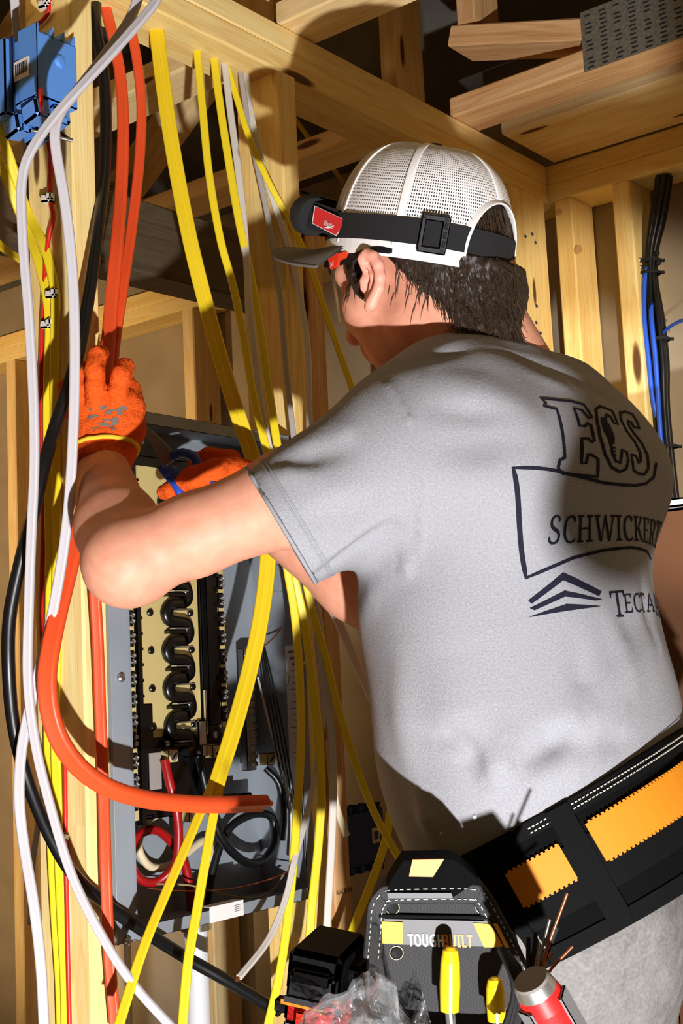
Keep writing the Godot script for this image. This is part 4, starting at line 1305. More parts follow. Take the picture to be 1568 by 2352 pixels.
func build_person() -> void:
	person = thing("person", "person in a grey printed shirt and trousers reaching into the panel, seen from behind", "person", Vector3(1.24, 0, -0.75))
	var Ls := at(885, 960, 1.345)
	var Rs := Vector3(1.415, 1.395, -0.765)
	var La := at(890, 1058, 1.345)
	var Le := at(290, 1288, 1.345)
	var Lw := at(232, 1062, 1.545)
	var Re := at(925, 1420, 1.60)
	var Rw := at(560, 1150, 1.645)
	HC = at(985, 612, 1.475)
	HF = Vector3(0.06, -0.08, -1.0).normalized()
	HR = HF.cross(Vector3(-0.06, 1, -0.08)).normalized()
	HU = HR.cross(HF).normalized()
	var Nb := Vector3(1.228, 1.455, -0.765)

	# --- body: torso core, neck, arms, head in one mesh
	var b := nb()
	var fd := Field.new()
	fd.chain([La, La.lerp(Le, 0.35), La.lerp(Le, 0.75), Le], [0.048, 0.0475, 0.039, 0.037], 0.02)
	fd.bone(Le + Vector3(-0.004, -0.008, 0.004), Le + Vector3(0.014, -0.006, 0.0), 0.033, 0.034, 0.02)
	fd.chain([Le, Le.lerp(Lw, 0.3), Lw], [0.037, 0.0395, 0.0285], 0.03)
	fd.chain([Rs, Rs.lerp(Re, 0.5), Re], [0.056, 0.049, 0.043], 0.02)
	fd.chain([Re, Re.lerp(Rw, 0.3), Rw], [0.042, 0.043, 0.03], 0.02)
	fd.chain([Ls, Nb + Vector3(0, -0.03, 0), Rs], [0.036, 0.055, 0.045], 0.03)
	fd.chain([Vector3(1.24, 1.32, -0.765), Vector3(1.24, 1.1, -0.755), Vector3(1.24, 0.95, -0.74)], [0.135, 0.125, 0.14], 0.05, Vector3(0, 0, 0.35))
	fd.bone(Nb, hp(0.0, -0.055, -0.03), 0.066, 0.058, 0.03)
	fd.nets(b, Vector3(0.86, 0.78, -1.24), Vector3(1.50, 1.62, -0.58), 0.0085)
	# head, with its own fine grid
	var hd := Field.new()
	hd.bone(hp(0, 0.015, -0.020), hp(0, 0.03, 0.022), 0.083, 0.078, 0.02, HR * 0.12)
	hd.bone(hp(0, -0.015, 0.045), hp(0, -0.05, 0.045), 0.062, 0.054, 0.03, HR * 0.05)
	hd.bone(hp(-0.044, -0.075, 0.012), hp(-0.012, -0.094, 0.052), 0.026, 0.02, 0.03)
	hd.bone(hp(0.044, -0.075, 0.012), hp(0.012, -0.094, 0.052), 0.026, 0.02, 0.03)
	hd.bone(hp(-0.05, -0.03, 0.062), hp(-0.035, -0.04, 0.078), 0.02, 0.018, 0.02)
	hd.bone(hp(0.05, -0.03, 0.062), hp(0.035, -0.04, 0.078), 0.02, 0.018, 0.02)
	hd.bone(hp(-0.05, -0.04, 0.048), hp(-0.040, -0.084, 0.04), 0.026, 0.024, 0.02)
	hd.bone(hp(0.05, -0.04, 0.048), hp(0.040, -0.084, 0.04), 0.026, 0.024, 0.02)
	hd.bone(hp(0, -0.012, 0.1), hp(0, -0.045, 0.118), 0.008, 0.012, 0.012)
	hd.bone(hp(-0.018, -0.070, 0.088), hp(0.018, -0.070, 0.088), 0.008, 0.008, 0.01)
	hd.bone(hp(-0.015, -0.079, 0.085), hp(0.015, -0.079, 0.085), 0.008, 0.008, 0.008)
	hd.bone(hp(-0.045, 0.012, 0.082), hp(0.045, 0.012, 0.082), 0.012, 0.012, 0.016)
	hd.bone(hp(0, -0.055, -0.03), Nb, 0.060, 0.069, 0.035)
	hd.bone(hp(0.0, -0.08, -0.045), Nb + Vector3(0.03, 0.0, 0.03), 0.045, 0.05, 0.03)
	cap_frame()
	hd.cut.append([KN, KN.dot(KC) + 0.012])
	hd.nets(b, HC - Vector3(0.15, 0.17, 0.15), HC + Vector3(0.15, 0.13, 0.15), 0.0045)
	put(b, "body", M.skin, person)
	for s: float in [-1.0, 1.0]:
		var ey := nb()
		ey.lathe(hp(s * 0.032, -0.008, 0.083), HF, [Vector2(0.012, -0.004), Vector2(0.011, 0.004), Vector2(0.007, 0.009), Vector2(0, 0.0115)], 14)
		var em := put(ey, "eye", M.label_white, person)
		var ir := nb()
		ir.lathe(hp(s * 0.032, -0.008, 0.0935), HF, [Vector2(0.005, 0), Vector2(0.004, 0.0012), Vector2(0, 0.0014)], 12)
		put(ir, "iris", M.boot, em)
	# ears
	var ear := Field.new()
	var hx := []
	for p in [[836, 612, 1.402], [833, 594, 1.398], [843, 583, 1.394], [857, 589, 1.389], [868, 608, 1.386], [873, 635, 1.385], [870, 660, 1.386], [861, 680, 1.39], [853, 698, 1.394], [847, 706, 1.398]]:
		hx.append(at(p[0], p[1], p[2]))
	ear.chain(hx, [0.0042, 0.0044, 0.0046, 0.0048, 0.005, 0.005, 0.0048, 0.0048, 0.0056, 0.005], 0.006)
	ear.chain([at(846, 612, 1.397), at(856, 632, 1.394), at(855, 658, 1.396), at(850, 684, 1.4)], [0.0022, 0.0026, 0.0028, 0.0044], 0.005)
	ear.chain([at(842, 604, 1.408), at(848, 640, 1.408), at(848, 690, 1.41)], [0.005, 0.006, 0.005], 0.006)
	ear.bone(at(834, 645, 1.407), at(834, 662, 1.409), 0.0038, 0.0032, 0.005)
	var eb := nb()
	var em0 := at(852, 645, 1.398)
	ear.nets(eb, em0 - Vector3(0.034, 0.042, 0.03), em0 + Vector3(0.034, 0.042, 0.03), 0.0019)
	put(eb, "ear", M.ear, person)
	var er := Field.new()
	er.chain([at(1160, 612, 1.52), at(1177, 618, 1.515), at(1183, 640, 1.515), at(1174, 662, 1.52)], [0.006, 0.0062, 0.0058, 0.005], 0.006)
	eb = nb()
	var em1 := at(1174, 636, 1.517)
	er.nets(eb, em1 - Vector3(0.025, 0.03, 0.025), em1 + Vector3(0.025, 0.03, 0.025), 0.003)
	put(eb, "ear", M.ear, person)
	build_hair(hd)
	build_shirt(Ls, Rs, Le, Re, Nb)
	build_trousers()
	build_gloves(Lw, Le, Rw, Re)

func build_hair(hd: Field) -> void:
	var f := Field.new()
	f.nz = FastNoiseLite.new()
	f.nz.seed = 5
	f.nz.frequency = 90.0
	f.grain = 0.0022
	f.bone(hp(0, 0.015, -0.024), hp(0, 0.03, 0.01), 0.091, 0.083, 0.02, HR * 0.08)
	f.bone(hp(0, -0.04, -0.040), hp(0, -0.108, -0.040), 0.064, 0.0585, 0.02)
	f.chain([at(1115, 640, 1.47), at(1150, 690, 1.475), at(1160, 716, 1.48)], [0.034, 0.026, 0.016], 0.02)
	var nd := (HU * -0.565 + HF * 0.825).normalized()
	f.cut.append([nd, nd.dot(hp(0, -0.02, -0.016))])
	f.cut.append([-HU, (-HU).dot(hp(0, -0.118, 0))])
	f.cut.append([KN, KN.dot(KC) + 0.004])
	var b := nb()
	f.nets(b, HC - Vector3(0.13, 0.13, 0.13), HC + Vector3(0.13, 0.13, 0.15), 0.005, CB.x, CB.y)
	# sideburn in front of the left ear
	var sb := Field.new()
	sb.nz = f.nz
	sb.grain = 0.0015
	sb.chain([see(hd, 822, 598), see(hd, 818, 630), see(hd, 826, 662), see(hd, 836, 690)], [0.0085, 0.008, 0.0055, 0.002], 0.01)
	sb.chain([see(hd, 806, 606), see(hd, 808, 632)], [0.006, 0.004], 0.01)
	var sc := see(hd, 820, 645)
	sb.nets(b, sc - Vector3(0.05, 0.05, 0.05), sc + Vector3(0.05, 0.05, 0.05), 0.003, CB.x, CB.y)
	var hair := put(b, "hair", M.hair, person)
	var s := nb()
	for k in 900:
		var px := rng.randf_range(885, 1195)
		var py := rng.randf_range(600, 770)
		if k % 3 == 0:
			py = rng.randf_range(690, 775)
			px = rng.randf_range(960, 1195)
		var p := see(f, px, py)
		if f.f(p) > 0.002 or p.distance_to(HC) > 0.16:
			continue
		var g := f.grad(p, 0.004)
		var dn := (Vector3.DOWN + CB.x * rng.randf_range(0.0, 0.5) + HF * 0.1)
		dn = (dn - g * dn.dot(g)).normalized()
		var L := rng.randf_range(0.012, 0.024)
		s.tube([p - g * 0.002 - dn * 0.006, p + g * 0.0012 + dn * L * 0.45, p + g * (0.0015 + rng.randf() * 0.003) + dn * L + CB.x * rng.randf_range(-0.003, 0.004)], 0.00075, 4, PackedVector2Array(), Vector3.ZERO, 0.012, 0.8)
	for k in 26:   # fine hairs behind and before the ear
		var fr := k % 3 == 0
		var p := see(hd, rng.randf_range(800, 830) if fr else rng.randf_range(890, 985), rng.randf_range(620, 690) if fr else rng.randf_range(605, 700))
		var g := hd.grad(p, 0.004)
		var dn := (Vector3.DOWN + CB.x * (0.3 if fr else -0.25) + HF * 0.2)
		dn = (dn - g * dn.dot(g)).normalized()
		s.tube([p, p + g * 0.002 + dn * 0.012, p + g * 0.0012 + dn * 0.026], 0.00065, 4, PackedVector2Array(), Vector3.ZERO, 0.012, 0.8)
	put(s, "strands", M.hair2, hair).set_meta("kind", "stuff")

func build_shirt(Ls: Vector3, Rs: Vector3, Le: Vector3, Re: Vector3, Nb: Vector3) -> void:
	var f := Field.new()
	sf = f
	var fl := Vector3(0, 0, 0.27)
	f.chain([Vector3(1.235, 1.34, -0.765), Vector3(1.246, 1.2, -0.758), Vector3(1.25, 1.08, -0.745), Vector3(1.25, 1.03, -0.74)], [0.165, 0.175, 0.178, 0.172], 0.05, fl)
	f.chain([Ls + Vector3(0.03, -0.01, 0.01), Vector3(1.15, 1.424, -0.752), Nb + Vector3(0.005, -0.04, 0.012), Vector3(1.33, 1.42, -0.74), Rs], [0.056, 0.062, 0.066, 0.064, 0.072], 0.05)
	f.bone(Vector3(1.13, 1.355, -0.705), Vector3(1.36, 1.36, -0.70), 0.078, 0.08, 0.07)
	f.bone(Vector3(1.14, 1.37, -0.82), Vector3(1.33, 1.36, -0.82), 0.07, 0.07, 0.06)
	# left sleeve with a flat cuff
	var cu := at(646, 1211, 1.338)
	var La := at(905, 1055, 1.345)
	var d := (cu - La).normalized()
	f.bone(La, cu + d * 0.03, 0.077, 0.0655, 0.045)
	f.cap(d, cu)
	# right sleeve
	var rd := (Re - Rs).normalized()
	f.bone(Rs, Rs + rd * 0.2, 0.08, 0.07, 0.04)
	f.cap(rd, Rs + rd * 0.16)
	var sub := Field.new()
	sub.bone(cu + d * 0.04, cu - d * 0.06, 0.058, 0.056, 0.0)
	sub.cap(-d, cu - d * 0.022)
	sub.bone(Nb + Vector3(0, 0.06, -0.008), Nb + Vector3(0, 0.012, -0.004), 0.080, 0.071, 0.0)
	f.subs = sub
	# folds and seams picked on the surface: [x, y, x, y, width, height]
	var folds := []
	for q in [[668, 990, 790, 985, 0.011, 0.006], [640, 1060, 800, 1030, 0.012, -0.006], [600, 1082, 720, 1090, 0.012, 0.004],
			[742, 1312, 900, 1205, 0.007, -0.008], [730, 1300, 880, 1180, 0.012, 0.004], [800, 1340, 940, 1270, 0.012, 0.003],
			[680, 1130, 860, 1130, 0.02, 0.004], [700, 1200, 850, 1150, 0.012, -0.003],
			[886, 872, 940, 960, 0.0035, 0.003], [940, 960, 975, 1110, 0.0035, 0.003], [975, 1110, 968, 1275, 0.0035, 0.0025],
			[915, 1290, 965, 1300, 0.012, 0.004], [830, 1410, 900, 1330, 0.016, 0.004],
			[960, 860, 1220, 960, 0.022, 0.006], [1000, 1020, 1230, 1010, 0.02, -0.004], [990, 1080, 1180, 1120, 0.02, 0.003], [1000, 940, 1180, 950, 0.013, -0.004],
			[1200, 1750, 1330, 1655, 0.013, -0.010], [1240, 1790, 1390, 1730, 0.014, 0.008], [1290, 1670, 1420, 1640, 0.015, 0.009],
			[1330, 1640, 1500, 1470, 0.022, 0.014], [1400, 1700, 1560, 1540, 0.016, -0.012], [1060, 1690, 1110, 1790, 0.010, -0.007], [1000, 1680, 1080, 1700, 0.010, -0.004],
			[1130, 1800, 1160, 1700, 0.014, 0.008], [960, 1830, 1000, 1930, 0.012, 0.006], [920, 1500, 940, 1800, 0.02, 0.004], [1330, 1480, 1350, 1650, 0.014, -0.004], [1040, 1500, 1090, 1750, 0.03, 0.005],
			[1010, 820, 1230, 830, 0.008, -0.005], [1000, 845, 1300, 890, 0.010, 0.005], [1020, 795, 1220, 800, 0.009, 0.006], [1230, 830, 1420, 930, 0.010, -0.004], [1270, 810, 1400, 880, 0.012, 0.005], [1470, 1300, 1500, 1500, 0.012, -0.004], [1400, 1400, 1440, 1560, 0.014, 0.004]]:
		folds.append([see(f, q[0], q[1]), see(f, q[2], q[3]), q[4], q[5] * 1.5])
	# double-stitched hem at the cuff
	f.rid = folds
	f.nz = FastNoiseLite.new()
	f.nz.seed = 9
	f.nz.frequency = 7.0
	f.nz.fractal_octaves = 1
	f.grain = 0.004
	var pl := [Vector3(-0.05, -0.96, -0.28).normalized(), Vector3(1.1, 0.93, -0.84)]
	f.cut.append([pl[0], pl[0].dot(pl[1])])
	var b := nb()
	f.nets(b, Vector3(0.92, 0.88, -1.02), Vector3(1.56, 1.57, -0.52), 0.0064)
	var shirt := put(b, "shirt", M.shirt, person)
	# cuff hem: two stitched lines and the rolled edge
	var e1 := d.cross(Vector3.UP).normalized()
	var e2 := d.cross(e1)
	for k in 3:
		var ring := []
		for j in 37:
			var a := TAU * j / 36.0
			var c: Vector3 = cu - d * [0.0005, 0.016, 0.0195][k]
			ring.append(f.hit(c + (e1 * cos(a) + e2 * sin(a)) * 0.12, -(e1 * cos(a) + e2 * sin(a)), 0.2))
		b = nb()
		b.tube(ring, [0.0022, 0.0011, 0.0011][k], 6)
		put(b, "cuff_edge" if k == 0 else "cuff_stitch", M.shirt, shirt)
	# collar band round the neck
	var col := []
	for j in 37:
		var a := TAU * j / 36.0
		var dir := Vector3(cos(a), 0.0, sin(a))
		col.append(Nb + Vector3(0.004, 0.014 + 0.012 * sin(a) + 0.012 * cos(a), -0.006) + dir * 0.074)
	b = nb()
	b.tube(col, 0.0, 8, PackedVector2Array([Vector2(0.011, 0.0), Vector2(0.008, 0.0022), Vector2(-0.008, 0.0022), Vector2(-0.011, 0), Vector2(-0.008, -0.0022), Vector2(0.008, -0.0022)]), Vector3.UP)
	put(b, "collar", M.shirt, shirt)
	for p in [[1090, 1877, 0.0024], [1013, 1914, 0.0014]]:
		b = nb()
		var c := see(f, p[0], p[1])
		b.lathe(c, f.grad(c, 0.003), [Vector2(p[2], 0.0), Vector2(p[2] * 0.8, 0.001), Vector2(0, 0.0014)], 7)
		put(b, "lint_speck", M.label_white, shirt)
	build_print(shirt)

# the print on the back: drawn flat in the shirt's own back plane (metres), then laid on the cloth
var PO := Vector3(1.2167, 1.3335, -0.60)
var PU := Vector3(0.9256, 0.0944, 0.3784).normalized()
var PV := Vector3(0.1275, 1.0, -0.1).normalized()
func lay(u: float, v: float) -> Vector3:
	var n := PU.cross(PV).normalized()
	var p := sf.hit(PO + PU * (u * 1.506) + PV * (v * 0.94) + n * 0.1, -n, 0.35)
	return p + sf.grad(p, 0.002) * 0.0007
func lay_tris(b: MB, pts: PackedVector2Array, idx: PackedInt32Array) -> void:
	var stack := []
	for k in range(0, idx.size(), 3):
		stack.append([pts[idx[k]], pts[idx[k + 1]], pts[idx[k + 2]]])
	while not stack.is_empty():
		var t: Array = stack.pop_back()
		var a: Vector2 = t[0]; var c: Vector2 = t[1]; var e: Vector2 = t[2]
		var l := maxf(a.distance_to(c), maxf(c.distance_to(e), e.distance_to(a)))
		if l > 0.012:
			if l == a.distance_to(c):
				var m := (a + c) / 2
				stack.append([a, m, e]); stack.append([m, c, e])
			elif l == c.distance_to(e):
				var m := (c + e) / 2
				stack.append([a, c, m]); stack.append([a, m, e])
			else:
				var m := (e + a) / 2
				stack.append([a, c, m]); stack.append([m, c, e])
			continue
		var k0 := b.v.size()
		for q: Vector2 in t:
			var p := lay(q.x, q.y)
			b.vert(p, sf.grad(p, 0.003), q)
		if (c - a).cross(e - a) > 0:
			b.tri(k0, k0 + 1, k0 + 2)
		else:
			b.tri(k0, k0 + 2, k0 + 1)
func lay_line(b: MB, px: Array, w: float, closed := false) -> void:
	var pts := PackedVector2Array()
	var n := px.size()
	for k in (n if closed else n - 1):
		var a: Vector2 = px[k]; var c: Vector2 = px[(k + 1) % n]
		var m := maxi(1, int(a.distance_to(c) / 0.008))
		for j in m:
			pts.append(a.lerp(c, float(j) / m))
	if not closed:
		pts.append(px[n - 1])
	var q := pts.size()
	var base := b.v.size()
	for k in q:
		var a := pts[(k - 1 + q) % q] if closed else pts[maxi(k - 1, 0)]
		var c := pts[(k + 1) % q] if closed else pts[mini(k + 1, q - 1)]
		var d := (c - a).normalized()
		var s := Vector2(-d.y, d.x) * w / 2
		for e: float in [-1.0, 1.0]:
			var uv := pts[k] + s * e
			var p := lay(uv.x, uv.y)
			b.vert(p, sf.grad(p, 0.003), uv)
	for k in (q if closed else q - 1):
		var i0 := base + k * 2
		var i1 := base + ((k + 1) % q) * 2
		b.tri(i0, i1, i1 + 1); b.tri(i0, i1 + 1, i0 + 1)
func text_tris(text: String, serif: bool, size: float) -> Array:
	var tm := TextMesh.new()
	var fo := SystemFont.new()
	fo.font_names = PackedStringArray(["Droid Serif" if serif else "Droid Sans"])
	if not serif:
		fo.font_weight = 700
	tm.font = fo
	tm.text = text
	tm.font_size = 64
	tm.pixel_size = 0.01
	tm.depth = 0.0
	tm.curve_step = 4.0
	tm.horizontal_alignment = HORIZONTAL_ALIGNMENT_LEFT
	var arr := tm.get_mesh_arrays()
	var out := PackedVector2Array()
	for p: Vector3 in arr[Mesh.ARRAY_VERTEX]:
		out.append(Vector2(p.x, p.y) * size / 0.64)
	return [out, arr[Mesh.ARRAY_INDEX]]
func lay_text(b: MB, text: String, at0: Vector2, size: float, sx := 1.0) -> void:
	var t := text_tris(text, true, size)
	var pts: PackedVector2Array = t[0]
	for k in pts.size():
		pts[k] = Vector2(pts[k].x * sx, pts[k].y) + at0
	lay_tris(b, pts, t[1])
func V(l: Array, o: Vector2, s: Vector2) -> Array:
	var out := []
	for k in range(0, l.size(), 2):
		out.append(o + Vector2(l[k], l[k + 1]) * s)
	return out
func build_print(shirt: Node3D) -> void:
	# all coordinates in millimetres from the print's centre line
	var mm := Vector2(0.001, 0.001)
	var z := Vector2.ZERO
	var b := nb()
	lay_line(b, V([-66, 96, -62, 90, -66, 86, -53, 83, -53, 28, -58, 25, -60, 17, -56, 12, -50, 11, -18, 9, -18, 28, -25, 32, -29, 32, -31, 23, -36, 23, -34, 50, -27, 50, -24, 46, -21, 48, -22, 66, -25, 68, -29, 64, -34, 64, -35, 86, -27, 84, -22, 74, -18, 76, -22, 92, -36, 95], z, mm), 0.0032, true)
	lay_line(b, V([17, 83, 17, 92, 10, 93, -1, 94, -9, 88, -13, 74, -14, 54, -10, 34, -2, 20, 8, 16, 17, 20, 21, 30, 20, 40, 13, 41, 11, 33, 9, 26, 3, 27, -1, 38, -3, 56, -1, 76, 4, 84, 9, 82, 11, 74, 17, 74], z, mm), 0.0034, true)
	lay_line(b, V([52, 84, 50, 95, 40, 97, 30, 93, 26, 82, 29, 68, 38, 56, 43, 44, 42, 33, 38, 30, 35, 38, 27, 38, 28, 20, 36, 17, 46, 18, 53, 26, 54, 42, 49, 56, 40, 68, 36, 78, 38, 84, 42, 82, 44, 76, 52, 76], z, mm), 0.0034, true)
	put(b, "outlined_letters", M.print, shirt)
	b = nb()      # lamp-bulb mark in the middle letter
	var bulb := PackedVector2Array()
	for q in V([-7, 78, -9, 70, -8, 60, -4, 52, -1, 46, 3, 46, 5, 54, 4, 62, 2, 70, -2, 78], z, mm):
		bulb.append(q)
	lay_tris(b, bulb, Geometry2D.triangulate_polygon(bulb))
	for k in 3:
		lay_line(b, V([-2, 42 - k * 4, 4, 42 - k * 4], z, mm), 0.0022)
	put(b, "bulb_mark", M.print, shirt)
	b = nb()
	lay_line(b, V([66, 34, 60, 16, 46, 7, 30, 3, 12, 2, -10, 3, -34, 8, -62, 14, -96, 20, -85, -38, -76, -88, -40, -74, -10, -68, 20, -66, 52, -68, 66, -74], z, mm), 0.0032)
	put(b, "banner_line", M.print, shirt)
	b = nb()
	lay_text(b, "SCHWICKERT", Vector2(-0.064, -0.045), 0.039, 0.58)
	put(b, "name_lettering", M.print, shirt)
	b = nb()
	for q in [[-74, -111, -49, -88, -15, -112, -18, -117, -49, -96, -72, -115], [-73, -119, -48, -107, -15, -121, -22, -121, -48, -113, -70, -122], [-74, -128, -47, -121, -17, -128]]:
		var pg := PackedVector2Array(V(q, z, mm))
		lay_tris(b, pg, Geometry2D.triangulate_polygon(pg))
	put(b, "chevron_mark", M.print, shirt)
	b = nb()
	lay_text(b, "T", Vector2(-0.008, -0.128), 0.040, 0.7)
	lay_text(b, "ECTA", Vector2(0.006, -0.128), 0.029, 0.6)
	lay_text(b, "A", Vector2(0.053, -0.128), 0.040, 0.7)
	lay_text(b, "MERICA", Vector2(0.071, -0.128), 0.029, 0.6)
	put(b, "roof_lettering", M.print, shirt)

func build_trousers() -> void:
	var f := Field.new()
	f.nz = FastNoiseLite.new()
	f.nz.seed = 4
	f.nz.frequency = 12.0
	f.grain = 0.006
	f.chain([Vector3(1.245, 1.03, -0.745), Vector3(1.245, 0.9, -0.735)], [0.15, 0.168], 0.03, Vector3(0, 0, 0.2))
	f.chain([Vector3(1.155, 0.86, -0.735), Vector3(1.15, 0.48, -0.775), Vector3(1.15, 0.1, -0.745)], [0.098, 0.075, 0.065], 0.04)
	f.chain([Vector3(1.335, 0.86, -0.735), Vector3(1.345, 0.48, -0.77), Vector3(1.345, 0.1, -0.74)], [0.098, 0.075, 0.065], 0.04)
	f.cut.append([Vector3(0, -1, 0), -0.075])
	f.cut.append([Vector3(0, 1, 0), 1.07])
	var b := nb()
	f.nets(b, Vector3(1.02, 0.04, -0.95), Vector3(1.48, 1.1, -0.54), 0.012)
	put(b, "trousers", M.pants, person)
	for x in [1.15, 1.345]:
		var bf := Field.new()
		bf.bone(Vector3(x, 0.05, -0.70), Vector3(x, 0.045, -0.88), 0.048, 0.042, 0.02, Vector3(0, 0.2, 0))
		bf.bone(Vector3(x, 0.05, -0.74), Vector3(x, 0.13, -0.742), 0.05, 0.052, 0.03)
		bf.cut.append([Vector3(0, -1, 0), 0.0])
		b = nb()
		bf.nets(b, Vector3(x - 0.09, -0.02, -0.97), Vector3(x + 0.09, 0.2, -0.6), 0.012)
		put(b, "boot", M.boot, person)

func build_gloves(Lw: Vector3, Le: Vector3, Rw: Vector3, Re: Vector3) -> void:
	# raised left glove, its back to the camera, gripping the orange cables
	var f := Field.new()
	f.chain([at(232, 1035, 1.545), at(238, 990, 1.542), at(236, 950, 1.542)], [0.030, 0.0335, 0.032], 0.02, -CB.z * 0.75)
	f.chain([at(268, 985, 1.542), at(272, 915, 1.545)], [0.016, 0.0130], 0.012)
	f.chain([at(200, 980, 1.542), at(186, 920, 1.542)], [0.016, 0.0125], 0.012)
	f.chain([at(222, 945, 1.535), at(219, 895, 1.523), at(217, 850, 1.520), at(223, 817, 1.530), at(233, 812, 1.560)], [0.0125, 0.0115, 0.0112, 0.0108, 0.009], 0.0025)
	f.chain([at(270, 940, 1.540), at(271, 895, 1.528), at(277, 862, 1.526), at(287, 842, 1.540), at(287, 850, 1.572)], [0.0122, 0.0112, 0.0110, 0.0104, 0.009], 0.0025)
	f.chain([at(188, 935, 1.54), at(176, 890, 1.53), at(175, 856, 1.533), at(188, 845, 1.56)], [0.012, 0.0108, 0.0105, 0.009], 0.0025)
	f.chain([at(170, 950, 1.545), at(152, 915, 1.54), at(150, 890, 1.55), at(164, 886, 1.57)], [0.011, 0.0098, 0.0095, 0.0085], 0.0025)
	f.chain([at(275, 1030, 1.55), at(296, 985, 1.55), at(303, 935, 1.555), at(296, 900, 1.568), at(286, 885, 1.585)], [0.017, 0.0165, 0.0125, 0.011, 0.0095], 0.014)
	f.chain([at(232, 1030, 1.545), at(226, 1085, 1.528)], [0.0345, 0.036], 0.015)
	f.cap((at(226, 1085, 1.528) - at(232, 1030, 1.545)).normalized(), at(226, 1078, 1.53))
	for q in [[204, 868, 234, 866], [200, 985, 270, 975], [195, 1000, 280, 995], [258, 880, 290, 876], [206, 905, 238, 903], [256, 915, 288, 912]]:
		f.rid.append([see(f, q[0], q[1]), see(f, q[2], q[3]), 0.004, -0.002])
	f.nz = FastNoiseLite.new()
	f.nz.frequency = 60.0
	f.grain = 0.0016
	var b := nb()
	var gc := at(232, 950, 1.545)
	f.nets(b, gc - Vector3(0.085, 0.095, 0.085), gc + Vector3(0.085, 0.095, 0.085), 0.0031)
	var G := put(b, "glove", M.glove, person)
	var hem := []
	for j in 33:
		var a := TAU * j / 32.0
		var ax := (at(226, 1085, 1.528) - at(232, 1030, 1.545)).normalized()
		var u := ax.cross(CB.z).normalized()
		var w := ax.cross(u)
		var c := at(229, 1038, 1.542) + ax * 0.006 * cos(a + 0.6)
		var dir := u * cos(a) + w * sin(a)
		hem.append(f.hit(c + dir * 0.09, -dir, 0.2))
	b = nb()
	b.tube(hem, 0.0028, 8)
	put(b, "hem", M.hem, G)
	# worn grey lettering smears on the back of the glove
	b = nb()
	for k in 26:
		var c := Vector2(rng.randf_range(205, 285), rng.randf_range(935, 988))
		if k < 12:
			c = Vector2(rng.randf_range(245, 285), rng.randf_range(945, 988))
		var base := b.v.size()
		var m := 9
		var rx := rng.randf_range(4, 11)
		var ry := rng.randf_range(2.0, 5.0)
		var rot := rng.randf_range(-0.6, 0.3)
		for j in m + 1:
			var a := TAU * j / m
			var q := Vector2.ZERO if j == m else Vector2(cos(a) * rx, sin(a) * ry).rotated(rot) * rng.randf_range(0.7, 1.2)
			var p := see(f, c.x + q.x, c.y + q.y)
			var g := f.grad(p, 0.002)
			b.vert(p + g * 0.0006, g)
		for j in m:
			b.tri(base + m, base + (j + 1) % m, base + j)
	put(b, "worn_print", M.glove_print, G).set_meta("kind", "stuff")
	# right glove round the blue-handled shears
	f = Field.new()
	f.chain([Rw, at(560, 1110, 1.645), at(520, 1085, 1.64)], [0.032, 0.030, 0.022], 0.02, CB.y * 0.2)
	f.chain([at(540, 1082, 1.635), at(495, 1082, 1.615), at(445, 1097, 1.61), at(404, 1118, 1.622)], [0.015, 0.014, 0.0132, 0.0115], 0.008)
	f.chain([at(392, 1126, 1.628), at(377, 1131, 1.634)], [0.0118, 0.0095], 0.004)
	f.chain([at(530, 1120, 1.65), at(470, 1140, 1.64), at(420, 1152, 1.645), at(398, 1166, 1.652)], [0.0145, 0.013, 0.0115, 0.0105], 0.005)
	f.chain([at(530, 1060, 1.665), at(480, 1052, 1.69), at(450, 1062, 1.70)], [0.015, 0.0135, 0.011], 0.005)
	f.nz = FastNoiseLite.new()
	f.nz.frequency = 60.0
	f.grain = 0.0014
	b = nb()
	gc = at(480, 1110, 1.64)
	f.nets(b, gc - Vector3(0.11, 0.07, 0.11), gc + Vector3(0.11, 0.07, 0.11), 0.0034)
	put(b, "glove", M.glove, person)

# ---------- cap, headlamp and glasses
var KC := Vector3.ZERO
var KN := Vector3.ZERO
var KF := Vector3.ZERO
var KL := Vector3.ZERO
const KH := 0.119
func dome(phi: float, t: float, grow := 0.0) -> Vector3:    # phi 0 at the front, growing to the wearer's left; t 0 rim, 1 button
	var r := pow(maxf(cos(t * PI / 2), 0.0), 0.64)
	var h := KH * pow(sin(t * PI / 2), 0.92)
	var front := maxf(0.0, cos(phi))
	h += 0.008 * front * sin(t * PI)
	return KC + KF * (cos(phi) * (0.109 + grow) * r) + KL * (sin(phi) * (0.089 + grow) * r) + KN * (h + grow * t)
func band(h: float, phi: float, grow: float) -> Vector3:     # on the cap at height h over its rim
	var t := 0.0
	if h > 0:
		t = asin(clampf(pow(h / KH, 1.0 / 0.92), 0, 1)) * 2 / PI
	return dome(phi, t, grow) + (KN * h if h < 0 else Vector3.ZERO)
